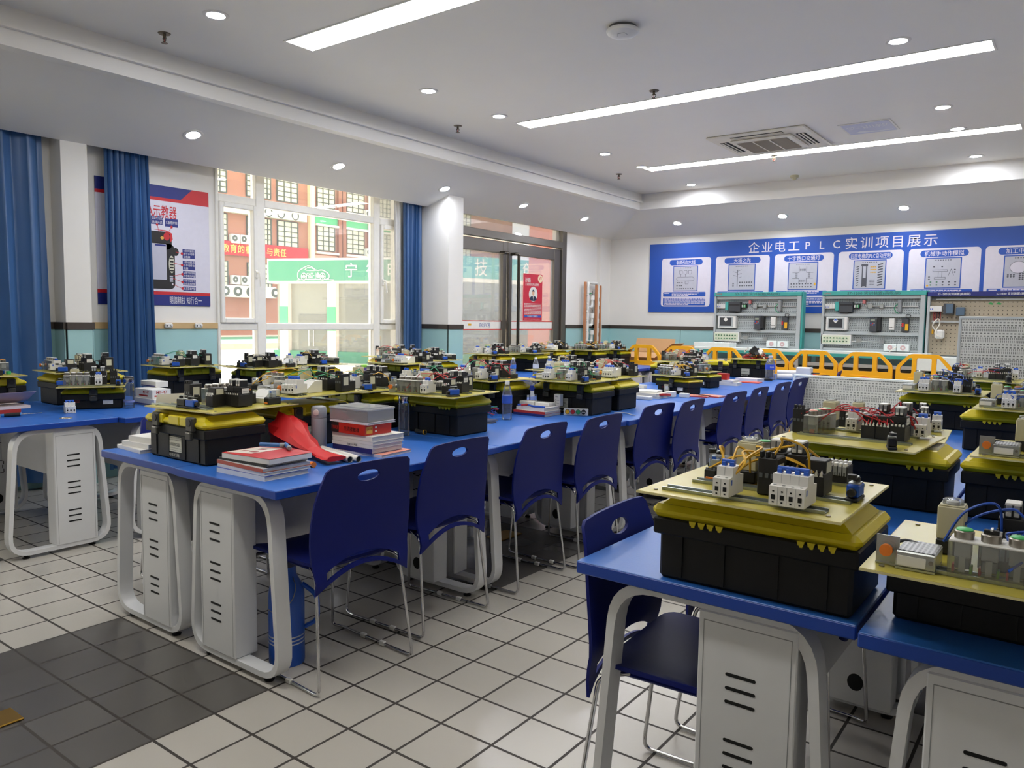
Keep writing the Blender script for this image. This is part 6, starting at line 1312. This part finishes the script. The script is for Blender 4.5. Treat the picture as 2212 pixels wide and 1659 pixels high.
# ------------------------------------------------------------------ cardboard, pipes and small room things
CARD = mat('cardboard', '#c69a6c', .8, var=.06, scale=10); CARDI = mat('cardboard_shadow_side', '#a77f57', .85)
def carton(x, y, w_, d, h, z, label, flaps=(1, 1)):
    t = thing('cardboard_box', label, 'box', (x, y, z), 0, 'cardboard boxes behind the barriers'); th = .005; m = MB()
    m.box(CARD, -w_/2, w_/2, -d/2, -d/2+th, 0, h); m.box(CARD, -w_/2, w_/2, d/2-th, d/2, 0, h); m.box(CARD, -w_/2, -w_/2+th, -d/2, d/2, 0, h); m.box(CARD, w_/2-th, w_/2, -d/2, d/2, 0, h); m.box(CARD, -w_/2, w_/2, -d/2, d/2, 0, th)
    for i in range(3): m.box(mat('carton_print', '#8d6743', .8), -w_*.2+i*.05, -w_*.2+i*.05+.035, -d/2-.0006, -d/2, h*.55, h*.55+.03)
    m.obj('body', t)
    if flaps[0]: q = MB(); q.M = Matrix.Translation((0, -d/2, h)) @ Matrix.Rotation(1.9, 4, 'X'); q.box(CARD, -w_/2, w_/2, 0, .004, 0, d*.5); q.obj('flap', t)
    if flaps[1]: q = MB(); q.M = Matrix.Translation((0, d/2, h)) @ Matrix.Rotation(-.35, 4, 'X'); q.box(CARD, -w_/2, w_/2, -.004, 0, 0, d*.5); q.obj('flap', t)
    if flaps[1]: q = MB(); q.M = Matrix.Translation((w_/2, 0, h)) @ Matrix.Rotation(.9, 4, 'Y'); q.box(CARD, -.004, 0, -d/2, d/2, 0, w_*.35); q.obj('flap', t)
    return t
carton(-3.25, 7.82, .62, .40, .90, 0, 'large open cardboard box at the left behind the barriers'); carton(-2.82, 7.90, .34, .36, .84, 0, 'tall cardboard box right of the large open one', (1, 1)); carton(-2.42, 8.05, .46, .30, .66, 0, 'low cardboard box with a raised flap before the left training bench', (0, 1))
m = MB()
for k in range(2): m.sheet(CARD, rrect(-.28, .28, 0, .8, .05, 4), [], .1, lambda u, v, o: (-2.30+u, 7.62+.05*math.cos(u*5)+o, .02+v+.08*k*0), .006); break
tag(m.obj('cardboard_sheet'), 'curved cardboard sheet standing behind the second and third barriers', 'cardboard')
t = thing('pipe_rack', 'white pipe assembly on copper colored posts right of the glass door', 'pipe rack', (-4.37, 8.10, 0))
COP = mat('copper_post', '#c98a62', .4, .3); PV = mat('white_pipe', '#e6e4de', .35)
for y_, x_, z_ in ((-.20, .0, 1.93), (.10, .02, 1.90), (.215, .02, 1.89)): MB().box(COP, x_-.018, x_+.018, y_-.016, y_+.016, 0, z_, .003).obj('post', t)
m = MB(); m.tube(PV, fillet([(.02, -.15, .05), (.02, -.15, 1.92), (.02, .10, 1.92)], .05, 5), .021, 12); m.cyl(PV, (.02, .15, .05), (.02, .15, 1.90), .021, n=12); m.cyl(PV, (.02, .262, .05), (.02, .262, 1.86), .015, n=12); m.obj('pipe', t)
for z_ in (1.80, 1.67, 1.55, 1.40, 1.25, 1.12, .98):
    m = MB(); m.cyl(PV, (.02, -.15, z_-.045), (.02, -.15, z_+.045), .026, n=12); m.cyl(PV, (.02, .15, z_-.10), (.02, .15, z_-.03), .026, n=12); m.box(PV, .0, .03, -.19, -.15, z_-.075, z_-.06); m.obj('coupling', t)
for z_ in (1.66, 1.38, 1.12):
    m = MB(); m.cyl(PV, (.02, -.02, z_), (.02, -.02, z_+.07), .036, n=14); m.cyl(PV, (.02, -.02, z_-.03), (.02, -.02, z_), .02, n=12); m.tube(PV, fillet([(.02, -.02, z_-.03), (.02, -.02, z_-.11), (.02, -.13, z_-.11)], .04, 4), .02, 10); m.obj('trap', t); m = MB(); m.tube(CABLE, [(.02, -.02, z_+.07), (.02, -.01, z_+.12), (.02, -.03, z_+.14)], .004, 5); m.obj('hook', t)
MB().cyl(GREEN, (.02, -.12, 1.755), (.03, -.05, 1.755), .02, .004, n=12).obj('valve_handle', t)
BRA = mat('brass_plate', '#b0883c', .28, .9, var=.15, scale=12)
for x, y, a, b, l in ((-.935, -1.325, .11, .12, 'brass floor box lid in the dark tiles at the left edge of the picture'), (-.975, 1.47, .13, .20, 'brass floor box lid in the dark tiles under the middle desks')): tag(MB().box(BRA, x-a/2, x+a/2, y-b/2, y+b/2, 0, .008, .003).obj('floor_box_lid'), l, 'floor box', 'brass floor box lids')
t = thing('vacuum_flask', 'blue plastic vacuum flask standing under the nearest desk', 'vacuum flask', (-.57, -.455, 0)); FB = mat('flask_blue', '#1a4fae', .35)
MB().lathe(FB, [(.066, 0), (.068, .01), (.068, .27), (.064, .30), (.045, .335), (.038, .35), (.036, .385)], n=32).obj('body', t)
for z_ in (.085, .099, .113): MB().lathe(mat('flask_silver_ring', '#b9bfc9', .3, .6), [(.0685, z_), (.0692, z_+.002), (.0685, z_+.005)], n=32).obj('ring', t)
MB().lathe(mat('flask_dark_lid', '#101a3c', .4), [(.038, .383), (.038, .418), (.034, .424), (0, .424)], n=24).obj('lid', t); MB().tube(FB, fillet([(.045, .04, .31), (.10, .07, .27), (.10, .07, .17), (.055, .045, .14)], .04, 4), .009, 8).obj('handle', t); MB().tube(STEEL, spline([(.04, 0, .345), (.07, -.01, .31), (.066, -.03, .26), (.03, -.066, .22), (-.03, -.064, .22)], 4), .0018, 5).obj('bail', t)
hw_ = thing('wire_loop', 'blue twisted wire hanging from a slot of the desk pedestal at the lower right corner', 'wire', (1.80, -.665, .51))
for s in (-1, 1): MB().tube(WC['b'], spline([(0, .0, 0), (.008*s, -.012, -.02), (-.004*s, -.010, -.045), (.006*s, -.012, -.08), (-.006*s, -.012, -.12), (.01*s, -.012, -.17)], 5), .003, 6).obj('wire', hw_)
CUT = (' with yellow lid', 'blue topped ', ' with an oval grip hole', ' in the window column', ' of the right hand row', ' in the ceiling', ' of the picture', ' at the near corner', 'round ', ' lying', 'black ', 'navy ', 'small ', ' right', ' flat')
for o in bpy.data.objects:
    l = o.get('label')
    if l and o.parent is None:
        for c_ in CUT:
            if len(l.split()) <= 16: break
            if len(l.replace(c_, '').split()) >= 8: l = l.replace(c_, '', 1)
        for c_ in (' a ', ' a ', ' the ', ' the ', ' the '):
            if len(l.split()) > 16: l = l.replace(c_, ' ', 1)
        o['label'] = l
